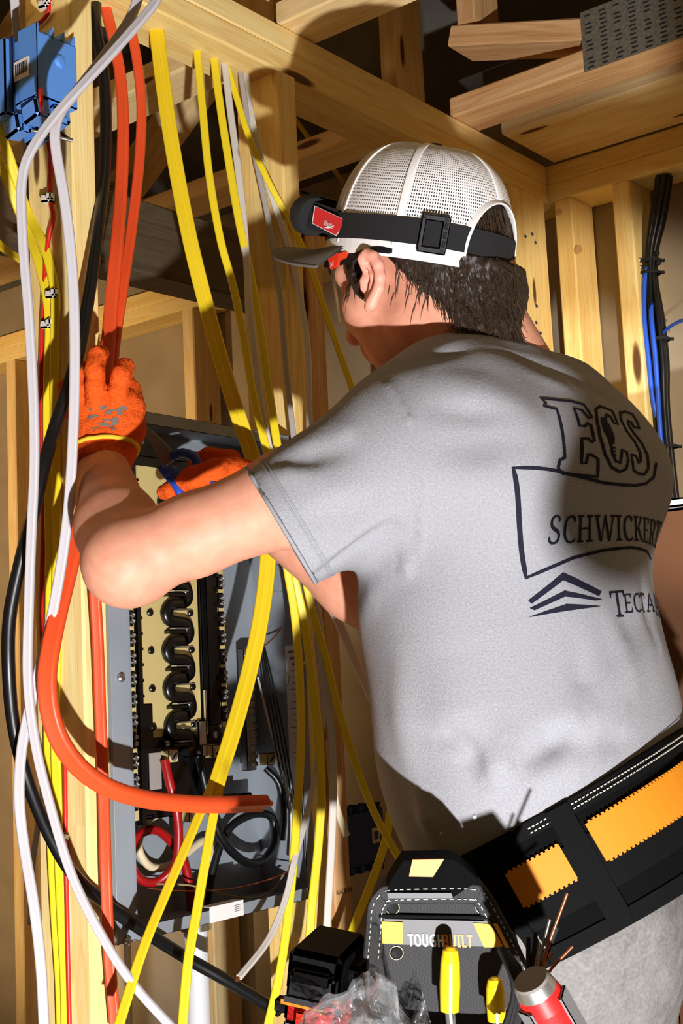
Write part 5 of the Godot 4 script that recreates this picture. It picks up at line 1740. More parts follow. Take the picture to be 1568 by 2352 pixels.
func patch(b: MB, fn: Callable, nu: int, nv: int, uvs := Vector2.ONE, keep = null) -> void:   # a grid of fn(u, v), u and v in 0..1
	var base := b.v.size()
	for j in nv + 1:
		for i in nu + 1:
			var u := float(i) / nu
			var v := float(j) / nv
			var p: Vector3 = fn.call(u, v)
			var du: Vector3 = fn.call(minf(u + 0.004, 1.0), v) - fn.call(maxf(u - 0.004, 0.0), v)
			var dv: Vector3 = fn.call(u, minf(v + 0.004, 1.0)) - fn.call(u, maxf(v - 0.004, 0.0))
			var n := du.cross(dv).normalized()
			if n == Vector3.ZERO:
				n = KN
			b.vert(p, n, Vector2(u, v) * uvs)
	for j in nv:
		for i in nu:
			if keep != null and not keep.call((i + 0.5) / nu, (j + 0.5) / nv):
				continue
			var q := base + j * (nu + 1) + i
			b.tri(q, q + 1, q + nu + 2); b.tri(q, q + nu + 2, q + nu + 1)
func ribbon(b: MB, phi0: float, phi1: float, h0: float, h1: float, grow: float, th: float, n := 48) -> void:   # a strap of thickness th on the cap
	var prof := []
	for j in n + 1:
		var ph := lerpf(phi0, phi1, float(j) / n)
		var lo := band(h0, ph, grow); var hi := band(h1, ph, grow)
		var o := (band(h0, ph, grow + 0.01) - lo).normalized() * th
		prof.append([lo, lo + o, hi + o, hi])
	for j in n:
		var a: Array = prof[j]
		var c: Array = prof[j + 1]
		for k in 4:
			var k2 := (k + 1) % 4
			if phi1 > phi0:
				b.quad(a[k], a[k2], c[k2], c[k])
			else:
				b.quad(a[k2], a[k], c[k], c[k2])
	b.quad(prof[0][0], prof[0][3], prof[0][2], prof[0][1])
	b.quad(prof[n][0], prof[n][1], prof[n][2], prof[n][3])

func cap_frame() -> void:
	KC = at(958, 592, 1.472)
	KN = Vector3(-0.042, 1.0, 0.314).normalized()
	KF = Vector3(0.05, 0.0, -1.0)
	KF = (KF - KN * KF.dot(KN)).normalized()
	KL = KN.cross(KF).normalized()          # wearer's left
	if KL.x > 0:
		KL = -KL
func build_cap() -> void:
	var O := thing("cap", "grey and white mesh-backed trucker cap on the person's head", "cap", KC)
	var fr := deg_to_rad(64.0)
	var back0 := deg_to_rad(150.0)
	var top_t := 0.985
	# smooth front panel
	var b := nb()
	patch(b, func(u: float, v: float) -> Vector3: return dome(lerpf(fr, -fr, u), v * top_t), 24, 16)
	put(b, "front_panel", M.cap_front, O)
	# mesh panels with the arched opening at the back
	var arch := func(ph: float, t: float) -> bool:
		var dphi := (absf(ph) - PI) / (PI - back0)
		return not (absf(dphi) < 1.0 and t < 0.34 * sqrt(maxf(0.0, 1.0 - dphi * dphi)))
	for s: float in [1.0, -1.0]:
		for seg in 2:
			var p0 := [fr, deg_to_rad(110.0)][seg] as float
			var p1 := [deg_to_rad(110.0), PI][seg] as float
			b = nb()
			var w := (p1 - p0) * 0.1
			patch(b, func(u: float, v: float) -> Vector3: return dome(s * (lerpf(p0, p1, u) if s < 0 else lerpf(p1, p0, u)), v * top_t), 40, 40, Vector2(roundf(w / 0.0027), 46), func(u: float, v: float) -> bool: return arch.call(lerpf(p0, p1, u) if s < 0 else lerpf(p1, p0, u), v * top_t))
			put(b, "mesh_panel", M.cap_mesh, O)
	# seam tapes, sweatband, arch binding, button
	for ph: float in [fr, deg_to_rad(110.0), PI, -deg_to_rad(110.0), -fr]:
		b = nb()
		var q := []
		for k in 15:
			var t := lerpf(0.36 if ph == PI else 0.0, 0.97, k / 14.0)
			q.append(dome(ph, t, 0.0004))
		b.tube(q, 0.0, 6, PackedVector2Array([Vector2(0.0045, 0.0), Vector2(0.0032, 0.0011), Vector2(-0.0032, 0.0011), Vector2(-0.0045, 0.0), Vector2(-0.0032, -0.0009), Vector2(0.0032, -0.0009)]), KN.cross(dome(ph, 0.0) - KC))
		put(b, "seam_tape", M.cap_white, O)
	b = nb()
	ribbon(b, back0, -back0, -0.012, 0.004, -0.0012, 0.0022, 60)
	put(b, "sweatband", M.cap_white, O)
	b = nb()
	var strap := []
	for k in 13:
		strap.append(band(-0.005, lerpf(back0 - 0.05, TAU - back0 + 0.05, k / 12.0), 0.0))
	b.tube(strap, 0.0, 6, PackedVector2Array([Vector2(0.006, 0), Vector2(0.005, 0.001), Vector2(-0.005, 0.001), Vector2(-0.006, 0), Vector2(-0.005, -0.001), Vector2(0.005, -0.001)]), KN)
	put(b, "snap_strap", M.cap_white, O)
	b = nb()
	var bind := []
	for k in 25:
		var a := PI * k / 24.0
		bind.append(dome(PI - cos(a) * (PI - back0), 0.34 * sin(a), 0.0006))
	b.tube(bind, 0.0, 6, PackedVector2Array([Vector2(0.005, 0), Vector2(0.004, 0.0012), Vector2(-0.004, 0.0012), Vector2(-0.005, 0), Vector2(-0.004, -0.0012), Vector2(0.004, -0.0012)]), KN)
	put(b, "arch_binding", M.cap_white, O)
	b = nb()
	b.lathe(KC + KN * (KH + 0.001), KN, [Vector2(0.010, -0.003), Vector2(0.0095, 0.0015), Vector2(0.006, 0.0042), Vector2(0, 0.005)], 16)
	put(b, "button", M.boot, O)
	# the wearer's hair seen through the arch and the mesh
	b = nb()
	patch(b, func(u: float, v: float) -> Vector3: return dome(TAU * (1.0 - u), v * 0.99, -0.0045 - 0.003 * v), 48, 16)
	var hh := get_node("person/hair") as Node3D
	put(b, "crown_hair", M.hair, hh)
	b = nb()
	for k in 260:
		var ph := PI + rng.randf_range(-0.5, 0.5)
		var t := rng.randf_range(0.06, 0.33)
		var q := dome(ph, t, -0.004)
		var q2 := dome(ph + rng.randf_range(-0.03, 0.05), t * 0.75, -0.0015)
		var q3 := dome(ph + rng.randf_range(-0.05, 0.09), t * 0.45, 0.0005 + rng.randf() * 0.003)
		b.tube([q, q2, q3], 0.0008, 4, PackedVector2Array(), Vector3.ZERO, 0.012, 0.8)
	put(b, "strands", M.hair2, hh).set_meta("kind", "stuff")
	# brim
	var brim := func(u: float, v: float, lift: float) -> Vector3:
		var ph := lerpf(-1.28, 1.28, u)
		var r := dome(ph, 0.0, 0.001) - KN * 0.006
		var lat := sin(ph) * 0.089
		var L := 0.086 * pow(maxf(cos(ph * 1.2), 0.0), 0.36)
		return r + KF * (L * v) + KL * (sin(ph) * 0.010 * v) - KN * (lat * lat * 2.6 * v) + KN * ((0.012 - 0.016 * sin(ph) - 0.08 * L) * v + lift)
	b = nb()
	patch(b, func(u: float, v: float) -> Vector3: return brim.call(1.0 - u, v, 0.0013), 40, 10)
	patch(b, func(u: float, v: float) -> Vector3: return brim.call(u, v, -0.0013), 40, 10)
	var edge := []
	for k in 41:
		edge.append(brim.call(k / 40.0, 1.0, 0.0))
	b.tube(edge, 0.0016, 8)
	put(b, "brim", M.brim, O)
	build_headlamp()
	build_glasses()

func stick_text(parent: Node, called: String, text: String, m: Material, o: Vector3, x: Vector3, y: Vector3, size: float, sx: float, serif := false) -> void:
	var t := text_tris(text, serif, size)
	var pts: PackedVector2Array = t[0]
	var idx: PackedInt32Array = t[1]
	var n := x.cross(y).normalized()
	var b := nb()
	for p in pts:
		b.vert(o + x * (p.x * sx) + y * p.y, n, p)
	for k in range(0, idx.size(), 3):
		var a := pts[idx[k]]
		if (pts[idx[k + 1]] - a).cross(pts[idx[k + 2]] - a) > 0:
			b.tri(idx[k], idx[k + 1], idx[k + 2])
		else:
			b.tri(idx[k], idx[k + 2], idx[k + 1])
	put(b, called, m, parent)

func build_headlamp() -> void:
	var O := thing("headlamp", "black headlamp with a red labelled bracket strapped round the cap", "headlamp", band(0.02, 0.6, 0.0))
	var b := nb()
	ribbon(b, deg_to_rad(36.0), deg_to_rad(324.0), 0.0035, 0.0295, 0.0016, 0.0016, 90)
	put(b, "strap", M.strap, O)
	# bracket leaving the cap towards the lamp at the front
	var pa := [at(872, 566, 1.405), at(800, 553, 1.434), at(714, 526, 1.468)]
	var pc := [at(868, 513, 1.408), at(806, 492, 1.438), at(718, 462, 1.472)]
	b = nb()
	for k in 2:
		var n: Vector3 = (pa[k + 1] - pa[k]).cross(pc[k] - pa[k]).normalized()
		if n.dot(CB.z) < 0:
			n = -n
		var t: Vector3 = n * 0.003
		b.quad(pa[k + 1], pa[k], pc[k], pc[k + 1])
		b.quad(pa[k] - t, pa[k + 1] - t, pc[k + 1] - t, pc[k] - t)
		b.quad(pc[k + 1], pc[k], pc[k] - t, pc[k + 1] - t)
		b.quad(pa[k], pa[k + 1], pa[k + 1] - t, pa[k] - t)
	b.quad(pa[2], pc[2], pc[2] - Vector3(0, 0, 0.004), pa[2] - Vector3(0, 0, 0.004))
	var br := put(b, "bracket", M.strap, O)
	# red label with a white outline on the bracket
	var e := [at(722, 473, 1.4655), at(789, 504, 1.4345), at(786, 524, 1.4345), at(772, 543, 1.441), at(739, 526, 1.456), at(716, 514, 1.466)]
	for k in 2:
		b = nb()
		var mid := Vector3.ZERO
		for p: Vector3 in e:
			mid += p / 6.0
		var q := []
		for p: Vector3 in e:
			q.append(mid + (p - mid) * (1.0 if k == 0 else 0.94) + CB.z * (0.002 + 0.0006 * k))
		var base := b.v.size()
		var n: Vector3 = ((q[5] as Vector3) - q[0]).cross((q[1] as Vector3) - q[0]).normalized()
		for p: Vector3 in q:
			b.vert(p, n)
		for j in range(1, 5):
			b.tri(base, base + j + 1, base + j)
		put(b, "label_edge" if k == 0 else "label", M.label_white if k == 0 else M.lamp_red, br)
	var lx: Vector3 = (e[1] - e[0]).normalized()
	var ly: Vector3 = CB.y - lx * CB.y.dot(lx)
	stick_text(br, "label_lettering", "Milwaukee", M.label_white, at(744, 514, 1.4565) + CB.z * 0.0075, lx, ly.normalized(), 0.0075, 0.42, true)
	b = nb()
	b.slab(at(744, 524, 1.456) + CB.z * 0.007, lx, ly.normalized(), CB.z, PackedVector2Array([Vector2(0, -0.001), Vector2(0.006, 0.0025), Vector2(0.006, 0.0012), Vector2(0.0135, 0.005), Vector2(0.0075, 0.0005), Vector2(0.0075, 0.0018)]), 0, 0.0003)
	put(b, "bolt_mark", M.label_white, br)
	# lamp body with red trims
	var c := at(711, 494, 1.487)
	var ax := (at(683, 482, 1.50) - at(735, 502, 1.462)).normalized()
	var up := (KN - ax * KN.dot(ax)).normalized()
	var sd := ax.cross(up)
	b = nb()
	b.lathe(c - ax * 0.009, ax, [Vector2(0.001, -0.002), Vector2(0.021, -0.002), Vector2(0.0225, 0.003), Vector2(0.0225, 0.014), Vector2(0.020, 0.0195), Vector2(0.012, 0.0225), Vector2(0, 0.0235)], 24)
	b.box(c + sd * 0.02 + up * 0.0, ax * 0.009, up * 0.019, sd * 0.022, 0.006)
	put(b, "lamp_body", M.black_matte, O)
	b = nb()
	b.box(at(742, 462, 1.50), ax * 0.018, up * 0.0045, sd * 0.022, 0.003)
	put(b, "hinge", M.strap, O)
	b = nb()
	b.box(at(703, 455, 1.495), ax * 0.0055, up * 0.002, sd * 0.006, 0.001)
	b.box(at(699, 517, 1.487), ax * 0.003, up * 0.0035, sd * 0.006, 0.001)
	put(b, "red_trim", M.lamp_red, O)
	# buckle on the left side
	b = nb()
	var b0 := deg_to_rad(131.0)
	var o := band(0.0155, b0, 0.0045)
	var bx := (band(0.0155, b0 - 0.05, 0.0045) - o).normalized()
	var bz := (band(0.0155, b0, 0.02) - o).normalized()
	var by := bz.cross(bx).normalized()
	if by.dot(KN) < 0:
		by = -by
	for s: float in [-1.0, 1.0]:
		b.box(o + bx * (s * 0.0118), bx * (0.0025 if s > 0 else 0.0038), by * 0.0195, bz * 0.0022, 0.001)
		b.box(o + by * (s * 0.0165), bx * 0.0142, by * 0.003, bz * 0.0022, 0.001)
	put(b, "buckle", M.buckle, O)
	b = nb()
	for k in 3:
		b.box(o - bx * 0.0118 + by * (0.010 - k * 0.0095) + bz * 0.0022, bx * 0.0018, by * (0.0036), bz * 0.0006, 0.0004)
	for k in 9:
		b.box(o + by * 0.0195 + bx * (0.012 - k * 0.003), bx * 0.0009, by * 0.0022, bz * 0.0018)
	put(b, "buckle_slots", M.strap, O)

func build_glasses() -> void:
	var O := thing("safety_glasses", "clear safety glasses with a red and black temple over the person's left ear", "glasses", at(775, 620, 1.44))
	var tp := [at(747, 606, 1.462), at(775, 603, 1.438), at(810, 590, 1.418), at(840, 578, 1.402), at(868, 573, 1.392), at(905, 577, 1.386), at(948, 574, 1.386)]
	var b := nb()
	b.tube(tp, 0.0, 8, PackedVector2Array([Vector2(0.0045, 0), Vector2(0.0035, 0.0016), Vector2(-0.0035, 0.0016), Vector2(-0.0045, 0), Vector2(-0.0035, -0.0016), Vector2(0.0035, -0.0016)]), CB.y, 0.008, 0.35)
	put(b, "temple", M.black, O)
	var tr := []
	for p: Vector3 in tp:
		tr.append(HC + HR * (-(p - HC).dot(HR)) + HU * (p - HC).dot(HU) + HF * (p - HC).dot(HF))
	b = nb()
	b.tube(tr, 0.0, 8, PackedVector2Array([Vector2(0.0045, 0), Vector2(0.0035, 0.0016), Vector2(-0.0035, 0.0016), Vector2(-0.0045, 0), Vector2(-0.0035, -0.0016), Vector2(0.0035, -0.0016)]), CB.y, 0.008, 0.35)
	put(b, "temple", M.black, O)
	b = nb()
	var x := (at(822, 580, 1.41) - at(756, 600, 1.447)).normalized()
	var y := (CB.y - x * CB.y.dot(x)).normalized()
	var o := at(754, 596, 1.447)
	var S := 1.43 / F
	b.slab(o, x, y, x.cross(y), PackedVector2Array([Vector2(0, 0.004), Vector2(62 * S * 1.12, 0.002), Vector2(60 * S * 1.12, -0.004), Vector2(42 * S, -0.0055), Vector2(37 * S, -0.0105), Vector2(9 * S, -0.0115)]), -0.001, 0.0016)
	var rp := put(b, "red_temple_cover", M.glass_red, O)
	stick_text(rp, "cover_mark", "M", M.label_white, o + x * 0.005 - y * 0.0075 + x.cross(y) * 0.002, (x + y * 0.3).normalized(), y, 0.007, 1.0, true)
	# wrap-round lens
	b = nb()
	var lens := func(u: float, v: float) -> Vector3:
		var r := lerpf(-0.073, 0.073, u)
		var s := r / 0.073
		return hp(r, lerpf(-0.034 + 0.012 * s * s * s * s, 0.022, v), 0.121 - 0.046 * s * s)
	patch(b, lens, 28, 10)
	put(b, "lens", M.lens, O)
	b = nb()
	var brow := []
	for k in 15:
		brow.append(lens.call(k / 14.0, 1.0))
	b.tube(brow, 0.0022, 8)
	put(b, "brow_bar", M.black, O)

# ---------- belt, pouch and tools
func build_belt() -> void:
	var O := thing("tool_belt", "wide black padded tool belt with orange webbing patches round the person's hips", "tool belt", Vector3(1.25, 1.0, -0.745))
	var c := Vector3(1.25, 0.0, -0.745)
	var p1 := at(985, 2015, 1.27); var p2 := at(1200, 1893, 1.27); var p3 := at(1440, 1745, 1.36)
	var nn := (p2 - p1).cross(p3 - p1).normalized()
	if nn.y < 0:
		nn = -nn
	var ring := func(a: float, g: float) -> Vector3:     # angle round the hips, growth outwards
		var x := c.x + cos(a) * (0.172 + g)
		var z := c.z + sin(a) * (0.152 + g)
		var k := Vector3(x, 0, z)
		var y := clampf((nn.dot(p1) - nn.x * x - nn.z * z) / nn.y, 0.9, 1.13)
		return Vector3(k.x, y, k.z)
	var strip := func(b: MB, a0: float, a1: float, d0: float, d1: float, g: float, th: float, n: int) -> void:
		var rows := []
		for j in n + 1:
			var a := lerpf(a0, a1, float(j) / n)
			var t: Vector3 = ring.call(a, g)
			var o: Vector3 = ring.call(a, g + th)
			o.y = t.y
			rows.append([t - nn * d0, o - nn * d0, o - nn * d1, t - nn * d1])
		for j in n:
			for k in 4:
				var q: Array = rows[j]; var r: Array = rows[j + 1]
				var k2 := (k + 1) % 4
				if a1 > a0:
					b.quad(q[k], r[k], r[k2], q[k2])
				else:
					b.quad(r[k], q[k], q[k2], r[k2])
		b.quad(rows[0][0], rows[0][1], rows[0][2], rows[0][3])
		b.quad(rows[n][3], rows[n][2], rows[n][1], rows[n][0])
	var b := nb()
	strip.call(b, 0.0, TAU, 0.0, 0.118, 0.0, 0.009, 96)
	put(b, "padded_band", M.belt_cloth, O)
	for e in [[-0.002, 0.012], [0.106, 0.121]]:
		b = nb()
		strip.call(b, 0.0, TAU, e[0], e[1], -0.001, 0.0125, 96)
		put(b, "edge_binding", M.webbing, O)
	b = nb()
	strip.call(b, 0.0, TAU, 0.034, 0.088, 0.008, 0.004, 96)
	put(b, "webbing_strap", M.webbing, O)
	for e in [[1.25, 1.35], [2.38, 2.5], [2.84, 3.0]]:
		b = nb()
		strip.call(b, e[0], e[1], 0.0, 0.118, 0.009, 0.006, 8)
		put(b, "webbing_loop", M.webbing, O)
	# orange woven patches with a sawtooth edge
	for e in [[0.7, 1.24, 0.026, 0.064], [1.36, 2.36, 0.026, 0.064], [2.52, 2.82, 0.03, 0.064]]:
		b = nb()
		strip.call(b, e[0], e[1], e[2], e[3], 0.0125, 0.0016, 12)
		var n := int((e[1] - e[0]) / 0.026)
		for k in n:
			strip.call(b, e[0] + (k + 0.2) * 0.026, e[0] + (k + 0.75) * 0.026, e[2] - 0.0018, e[3] + 0.0018, 0.0125, 0.0016, 1)
		put(b, "orange_patch", M.patch, O)
	b = nb()
	for k in 60:
		var a := 1.3 + k * 0.022
		for d: float in [0.004, 0.0085]:
			strip.call(b, a, a + 0.013, d, d + 0.0012, 0.0118, 0.0008, 1)
	put(b, "stitches", M.stitch, O).set_meta("kind", "stuff")
	# shirt lint specks are left on the cloth; the pouch hangs from the belt in front
	build_pouch()

func build_pouch() -> void:
	var Z := 1.165
	var o := at(1020, 2200, Z)
	var x := CB.x; var y := CB.y; var n := CB.z
	var s := Z / F
	var L := func(px: float, py: float) -> Vector2: return Vector2((px - 1020) * s, (2200 - py) * s)
	var poly := func(l: Array) -> PackedVector2Array:
		var out := PackedVector2Array()
		for k in range(0, l.size(), 2):
			out.append(L.call(l[k], l[k + 1]))
		return out
	var O := thing("tool_pouch", "black canvas tool pouch with a yellow and grey label strip on the person's left hip", "tool pouch", o)
	var b := nb()
	b.slab(o, x, y, n, poly.call([862, 2075, 876, 2052, 900, 2042, 1085, 2040, 1112, 2050, 1135, 2080, 1180, 2160, 1215, 2235, 1225, 2300, 1215, 2480, 845, 2480, 843, 2260, 850, 2170]), -0.05, 0.0)
	put(b, "body", M.canvas, O)
	var outline := [[856, 2200], [862, 2130], [866, 2085], [880, 2062], [905, 2053], [1075, 2051], [1105, 2062], [1130, 2105], [1165, 2170], [1195, 2235]]
	b = nb()
	var q := []
	for p in outline:
		var l: Vector2 = L.call(p[0], p[1])
		q.append(o + x * l.x + y * l.y + n * 0.001)
	b.tube(q, 0.0, 8, PackedVector2Array([Vector2(0.009, 0), Vector2(0.007, 0.0025), Vector2(-0.007, 0.0025), Vector2(-0.009, 0), Vector2(-0.007, -0.002), Vector2(0.007, -0.002)]), x)
	put(b, "binding", M.canvas, O)
	b = nb()
	for e: float in [-0.0045, 0.0045]:
		var path := MB.smooth(q, 0.0065)
		for k in path.size() - 1:
			var d := (path[k + 1] - path[k])
			var sd := d.normalized().cross(n)
			b.box(path[k] + d * 0.35 + sd * e + n * 0.0027, d * 0.26, sd * 0.0004, n * 0.0004)
	put(b, "stitches", M.stitch, O).set_meta("kind", "stuff")
	# label strip
	b = nb()
	b.slab(o, x, y, n, poly.call([874, 2108, 1120, 2114, 1168, 2173, 874, 2166]), 0.0, 0.003)
	var ls := put(b, "label_strip", M.buckle, O)
	for e in [[876, 2113, 924, 2115, 924, 2164, 876, 2163], [1085, 2117, 1125, 2119, 1155, 2172, 1110, 2172], [1131, 2118, 1141, 2119, 1168, 2173, 1158, 2172]]:
		b = nb()
		b.slab(o, x, y, n, poly.call(e), 0.0025, 0.0045)
		put(b, "yellow_block", M.patch_yellow, ls)
	var l0: Vector2 = L.call(936, 2157)
	stick_text(ls, "white_lettering", "TOUGH", M.label_white, o + x * l0.x + y * l0.y + n * 0.0036, (x - y * 0.02).normalized(), (y - x * 0.08).normalized(), 0.0152, 0.60)
	l0 = L.call(1014, 2158)
	stick_text(ls, "orange_lettering", "BUILT", M.patch_dark, o + x * l0.x + y * l0.y + n * 0.0036, (x - y * 0.02).normalized(), (y - x * 0.08).normalized(), 0.0152, 0.62)
	b = nb()
	b.slab(o, x, y, n, poly.call([870, 2098, 1128, 2102, 1124, 2108, 870, 2106]), 0.0, 0.004)
	put(b, "rolled_edge", M.webbing, O)
	for p in [[901, 2084], [1107, 2082], [910, 2188]]:
		b = nb()
		var l: Vector2 = L.call(p[0], p[1])
		var c := o + x * l.x + y * l.y
		b.lathe(c, n, [Vector2(0.0056, 0), Vector2(0.0056, 0.0016), Vector2(0.0042, 0.0022), Vector2(0, 0.0012)], 18)
		put(b, "rivet", M.black, O)
		b = nb()
		b.lathe(c, n, [Vector2(0.0062, 0), Vector2(0.0062, 0.0012), Vector2(0.0056, 0.0014), Vector2(0.0056, 0)], 18)
		put(b, "rivet_ring", M.beige, O)
	# plastic belt clip standing above the pouch, with its orange window
	b = nb()
	b.slab(o, x, y, n, poly.call([888, 2050, 892, 2028, 926, 1974, 1038, 1972, 1062, 1984, 1098, 2020, 1040, 2058, 1036, 2050]), -0.03, 0.004)
	put(b, "clip", M.clip, O)
	b = nb()
	b.slab(o, x, y, n, poly.call([888, 2046, 1034, 2046, 1038, 2058, 890, 2058]), 0.002, 0.007)
	put(b, "clip_lip", M.buckle, O)
	b = nb()
	b.slab(o, x, y, n, poly.call([946, 1971, 1018, 1970, 993, 2010, 938, 2009]), 0.003, 0.006)
	put(b, "clip_window", M.patch_dark, O)
	# front pocket wall that the tools stand in
	b = nb()
	b.slab(o + n * 0.035, x, y, n, poly.call([848, 2330, 1010, 2345, 1110, 2350, 1230, 2330, 1240, 2480, 845, 2480]), -0.004, 0.004)
	put(b, "pocket_front", M.canvas, O)
	# yellow-handled tools
	var hs := [[1034, 2172, 1032, 2322, 0.0086, "yellow plier handle standing tall in the middle of the pouch"], [1136, 2243, 1140, 2345, 0.0082, "shorter yellow plier handle beside the black cables in the pouch"]]
	for h in hs:
		var T := thing("pliers", h[5], "pliers", at(h[2], h[3], 1.13), "yellow-handled pliers in the pouch")
		var a := at(h[0], h[1], 1.13); var e := at(h[2], h[3], 1.125)
		var d := (a - e).normalized()
		var len := a.distance_to(e)
		b = nb()
		b.lathe(e, d, [Vector2(0.001, -0.001), Vector2(h[4] * 0.92, 0), Vector2(h[4] * 1.02, len * 0.4), Vector2(h[4] * 0.95, len * 0.75), Vector2(h[4] * 0.75, len * 0.93), Vector2(h[4] * 0.4, len * 0.985), Vector2(0, len)], 18)
		put(b, "grip", M.grip_yellow, T)
		b = nb()
		b.tube([e + d * 0.002, e - d * 0.04 + x * 0.005], 0.0045, 8)
		put(b, "shank", M.zinc, T)
	# coil of dark cable beside them
	for k in 3:
		cable(["dark grey cable bent into the pouch, left strand", "dark grey cable bent into the pouch, middle strand", "dark grey cable bent into the pouch, right strand"][k], "dark cables in the pouch", picks([[1150 + k * 7, 2180 + k * 8, 1.12], [1172 + k * 8, 2225, 1.1], [1184 + k * 7, 2275, 1.09], [1172 + k * 9, 2330, 1.085], [1150 + k * 12, 2390, 1.08]]), 0.0036, 0.0032, M.black_matte, x)
	var cu := [[1222, 2240, 1230, 2140, 0], [1234, 2225, 1262, 2112, 1], [1250, 2200, 1302, 2052, 2], [1240, 2230, 1268, 2190, 2], [1212, 2240, 1213, 2152, 0], [1228, 2225, 1236, 2165, 1], [1256, 2240, 1314, 2174, 2], [1222, 2230, 1229, 2146, 2], [1240, 2235, 1278, 2130, 0], [1200, 2260, 1230, 2175, 0]]
	for k in cu.size():
		var w: Array = cu[k]
		var e := at(w[2], w[3], 1.08)
		wire("wire_offcut", ["black wire offcut with its end up, left of the screwdriver tip", "silver wire offcut leaning right behind the screwdriver", "longest copper wire offcut above the screwdriver", "short copper offcut just above the screwdriver's end", "black wire offcut furthest left above the screwdriver", "dull silver wire offcut among the black ones", "copper offcut slanting far to the right of the bunch", "copper offcut between two black ones", "thin black offcut among the copper ends", "black offcut at the bunch's left foot"][k], [at(w[0], w[1] + 60, 1.07), at(w[0], w[1], 1.075), e], 0.0013 if w[4] > 0 else 0.0019, [M.black_matte, M.zinc, M.copper][w[4]], "wire", "wire offcuts in the pouch")
	# screwdriver in the foreground
	var T := thing("screwdriver", "red and grey screwdriver handle with a silver ring at the bottom right", "screwdriver", at(1290, 2380, 1.03))
	var a := at(1206, 2222, 1.035)
	var e := at(1296, 2385, 1.03)
	var d := (a - e).normalized()
	var ln := a.distance_to(e)
	d = (d - CB.z * -0.35).normalized()
	b = nb()
	b.lathe(e, d, [Vector2(0.014, -0.02), Vector2(0.0195, 0.01), Vector2(0.019, ln * 0.6), Vector2(0.0165, ln * 0.82)], 24)
	put(b, "grip", M.tool_red, T)
	b = nb()
	b.lathe(e, d, [Vector2(0.0165, ln * 0.82), Vector2(0.0148, ln * 0.97)], 24)
	put(b, "ring", M.alum, T)
	b = nb()
	b.lathe(e, d, [Vector2(0.0148, ln * 0.97), Vector2(0.0135, ln), Vector2(0, ln * 1.005)], 24)
	put(b, "end_cap", mat(c8(128, 122, 116), 0.7), T)
	b = nb()
	for k in 3:
		var sd := d.cross(CB.x).normalized().rotated(d, k * TAU / 3 + 0.15)
		var tn := sd.cross(d)
		b.box(e + d * (ln * 0.33) + sd * 0.0185, tn * 0.0075, d * (ln * 0.40), sd * 0.0016, 0.0012)
	put(b, "grey_inlay", M.tool_grey, T)
	build_drill()
	build_bag()

func build_drill() -> void:
	var O := thing("drill_battery", "black battery pack on the red foot of a cordless tool left of the pouch", "power tool", at(740, 2274, 1.2))
	var x := (CB.x * 0.93 + CB.z * 0.3 + CB.y * -0.10).normalized()
	var y := (CB.y - x * CB.y.dot(x)).normalized()
	var n := x.cross(y)
	var c := at(722, 2239, 1.205)
	var b := nb()
	b.box(c + n * -0.035, x * 0.0255, y * 0.0205, n * 0.04, 0.005)
	b.box(at(800, 2234, 1.25), x * 0.022, y * 0.018, n * 0.03, 0.004)
	put(b, "pack", M.black, O)
	b = nb()
	b.box(at(718, 2267, 1.195), x * 0.0225, y * 0.0125, n * 0.008, 0.003)
	put(b, "latch", M.black_matte, O)
	b = nb()
	b.box(at(716, 2247, 1.19), x * 0.018, y * 0.006, n * 0.004, 0.0025)
	put(b, "latch_recess", M.bakelite, O)
	b = nb()
	b.box(at(722, 2321, 1.2) + n * -0.03, x * 0.026, y * 0.0135, n * 0.04, 0.004)
	put(b, "foot", M.tool_red, O)
	b = nb()
	b.box(at(702, 2302, 1.196) + n * 0.0085, x * 0.021, y * 0.0028, n * 0.0012, 0.0006)
	put(b, "warning_strip", M.patch, O)
	b = nb()
	b.box(at(705, 2295, 1.195) + n * 0.0085, x * 0.019, y * 0.003, n * 0.001, 0.0006)
	put(b, "maker_strip", M.buckle, O)
	b = nb()
	b.box(at(697, 2335, 1.195) + n * 0.009, x * 0.0045, y * 0.0075, n * 0.002, 0.001)
	put(b, "recess", M.glass_red, O)
	b = nb()
	b.box(at(652, 2307, 1.21), x * 0.0075, y * 0.006, n * 0.006, 0.0015)
	put(b, "belt_hook", M.black_matte, O)
	b = nb()
	b.box(at(716, 2360, 1.2) + n * -0.02, x * 0.024, y * 0.005, n * 0.03, 0.002)
	put(b, "bumper", M.tool_grey, O)

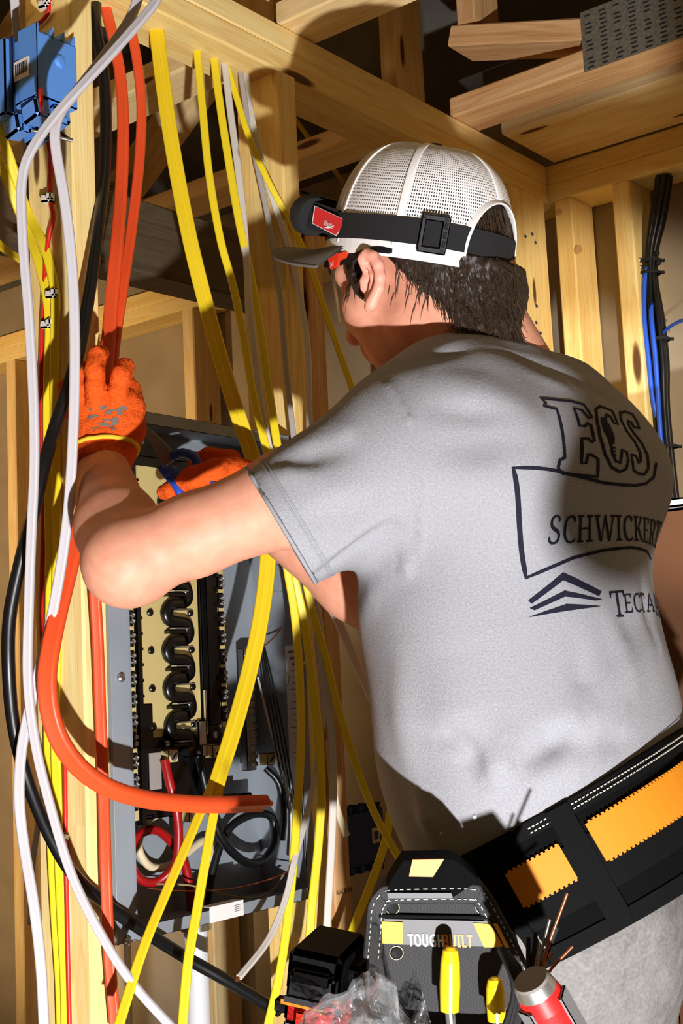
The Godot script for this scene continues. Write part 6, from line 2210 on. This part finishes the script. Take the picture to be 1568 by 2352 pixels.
func build_bag() -> void:
	var r := RandomNumberGenerator.new()
	r.seed = 3
	var n1 := FastNoiseLite.new()
	n1.seed = 8
	n1.frequency = 1.0
	n1.fractal_type = FastNoiseLite.FRACTAL_RIDGED
	n1.fractal_octaves = 1
	var b := nb()
	# an open crumpled sheet: each column runs from the mouth to below the frame
	var rim := [[690, 2340], [740, 2302], [790, 2285], [830, 2246], [862, 2240], [914, 2268], [905, 2300], [945, 2345], [975, 2296], [992, 2360]]
	var path := []
	for p in rim:
		path.append(Vector3(p[0], p[1], 0))
	var fn := func(u: float, v: float) -> Vector3:
		var q := u * (rim.size() - 1)
		var k := mini(int(q), rim.size() - 2)
		var t := q - k
		var px := lerpf(rim[k][0], rim[k + 1][0], t)
		var py := lerpf(rim[k][1], rim[k + 1][1], t)
		var yy := lerpf(py, 2470, v)
		var xx := lerpf(px, 845 + (px - 845) * 1.25, v)
		var dep := 1.10 + 0.02 * sin(u * 9.0) + 0.03 * n1.get_noise_2d(u * 3.0, v * 1.3) + 0.008 * n1.get_noise_2d(u * 7.0, v * 3.0)
		return at(xx, yy, dep)
	patch(b, fn, 44, 22)
	var fn2 := func(u: float, v: float) -> Vector3:
		var p: Vector3 = fn.call(u, v)
		return p - CB.z * (0.018 + 0.012 * n1.get_noise_2d(u * 7.0 + 9.0, v * 5.0)) - CB.y * 0.004
	patch(b, fn2, 36, 16)
	tag(put(b, "plastic_bag", M.bag), "crumpled clear plastic bag in front of the pouch at the bottom edge", "bag")

func build_shears() -> void:
	var T := thing("cable_shears", "blue-handled cable shears held in the right glove inside the panel's top", "shears", at(400, 1070, 1.66))
	var b := nb()
	b.tube([at(395, 1048, 1.655), at(420, 1040, 1.65), at(447, 1052, 1.645), at(452, 1078, 1.64), at(430, 1080, 1.645)], 0.0062, 10)
	put(b, "handle", M.blue, T)
	b = nb()
	b.tube([at(372, 1075, 1.64), at(385, 1092, 1.627), at(402, 1112, 1.612), at(420, 1146, 1.612), at(432, 1160, 1.625)], 0.0052, 10)
	b.tube([at(380, 1092, 1.625), at(398, 1084, 1.622), at(408, 1100, 1.618)], 0.0085, 10)
	put(b, "handle", M.blue, T)
	b = nb()
	b.tube([at(485, 1110, 1.605), at(498, 1112, 1.602)], 0.003, 8)
	put(b, "handle_tip", M.blue, T)
	b = nb()
	b.tube([at(392, 1062, 1.655), at(362, 1020, 1.66), at(330, 985, 1.672)], 0.0, 8, PackedVector2Array([Vector2(0.011, 0), Vector2(0.008, 0.004), Vector2(-0.008, 0.004), Vector2(-0.011, 0), Vector2(-0.008, -0.004), Vector2(0.008, -0.004)]), CB.x + CB.y, 0.01, 0.5)
	put(b, "jaws", M.tool_grey, T)

func build_all() -> void:
	build_shell()
	build_panel()
	build_boxes()
	build_person()
	build_cap()
	build_belt()
	build_cables()
	build_shears()
	build_right_cables()
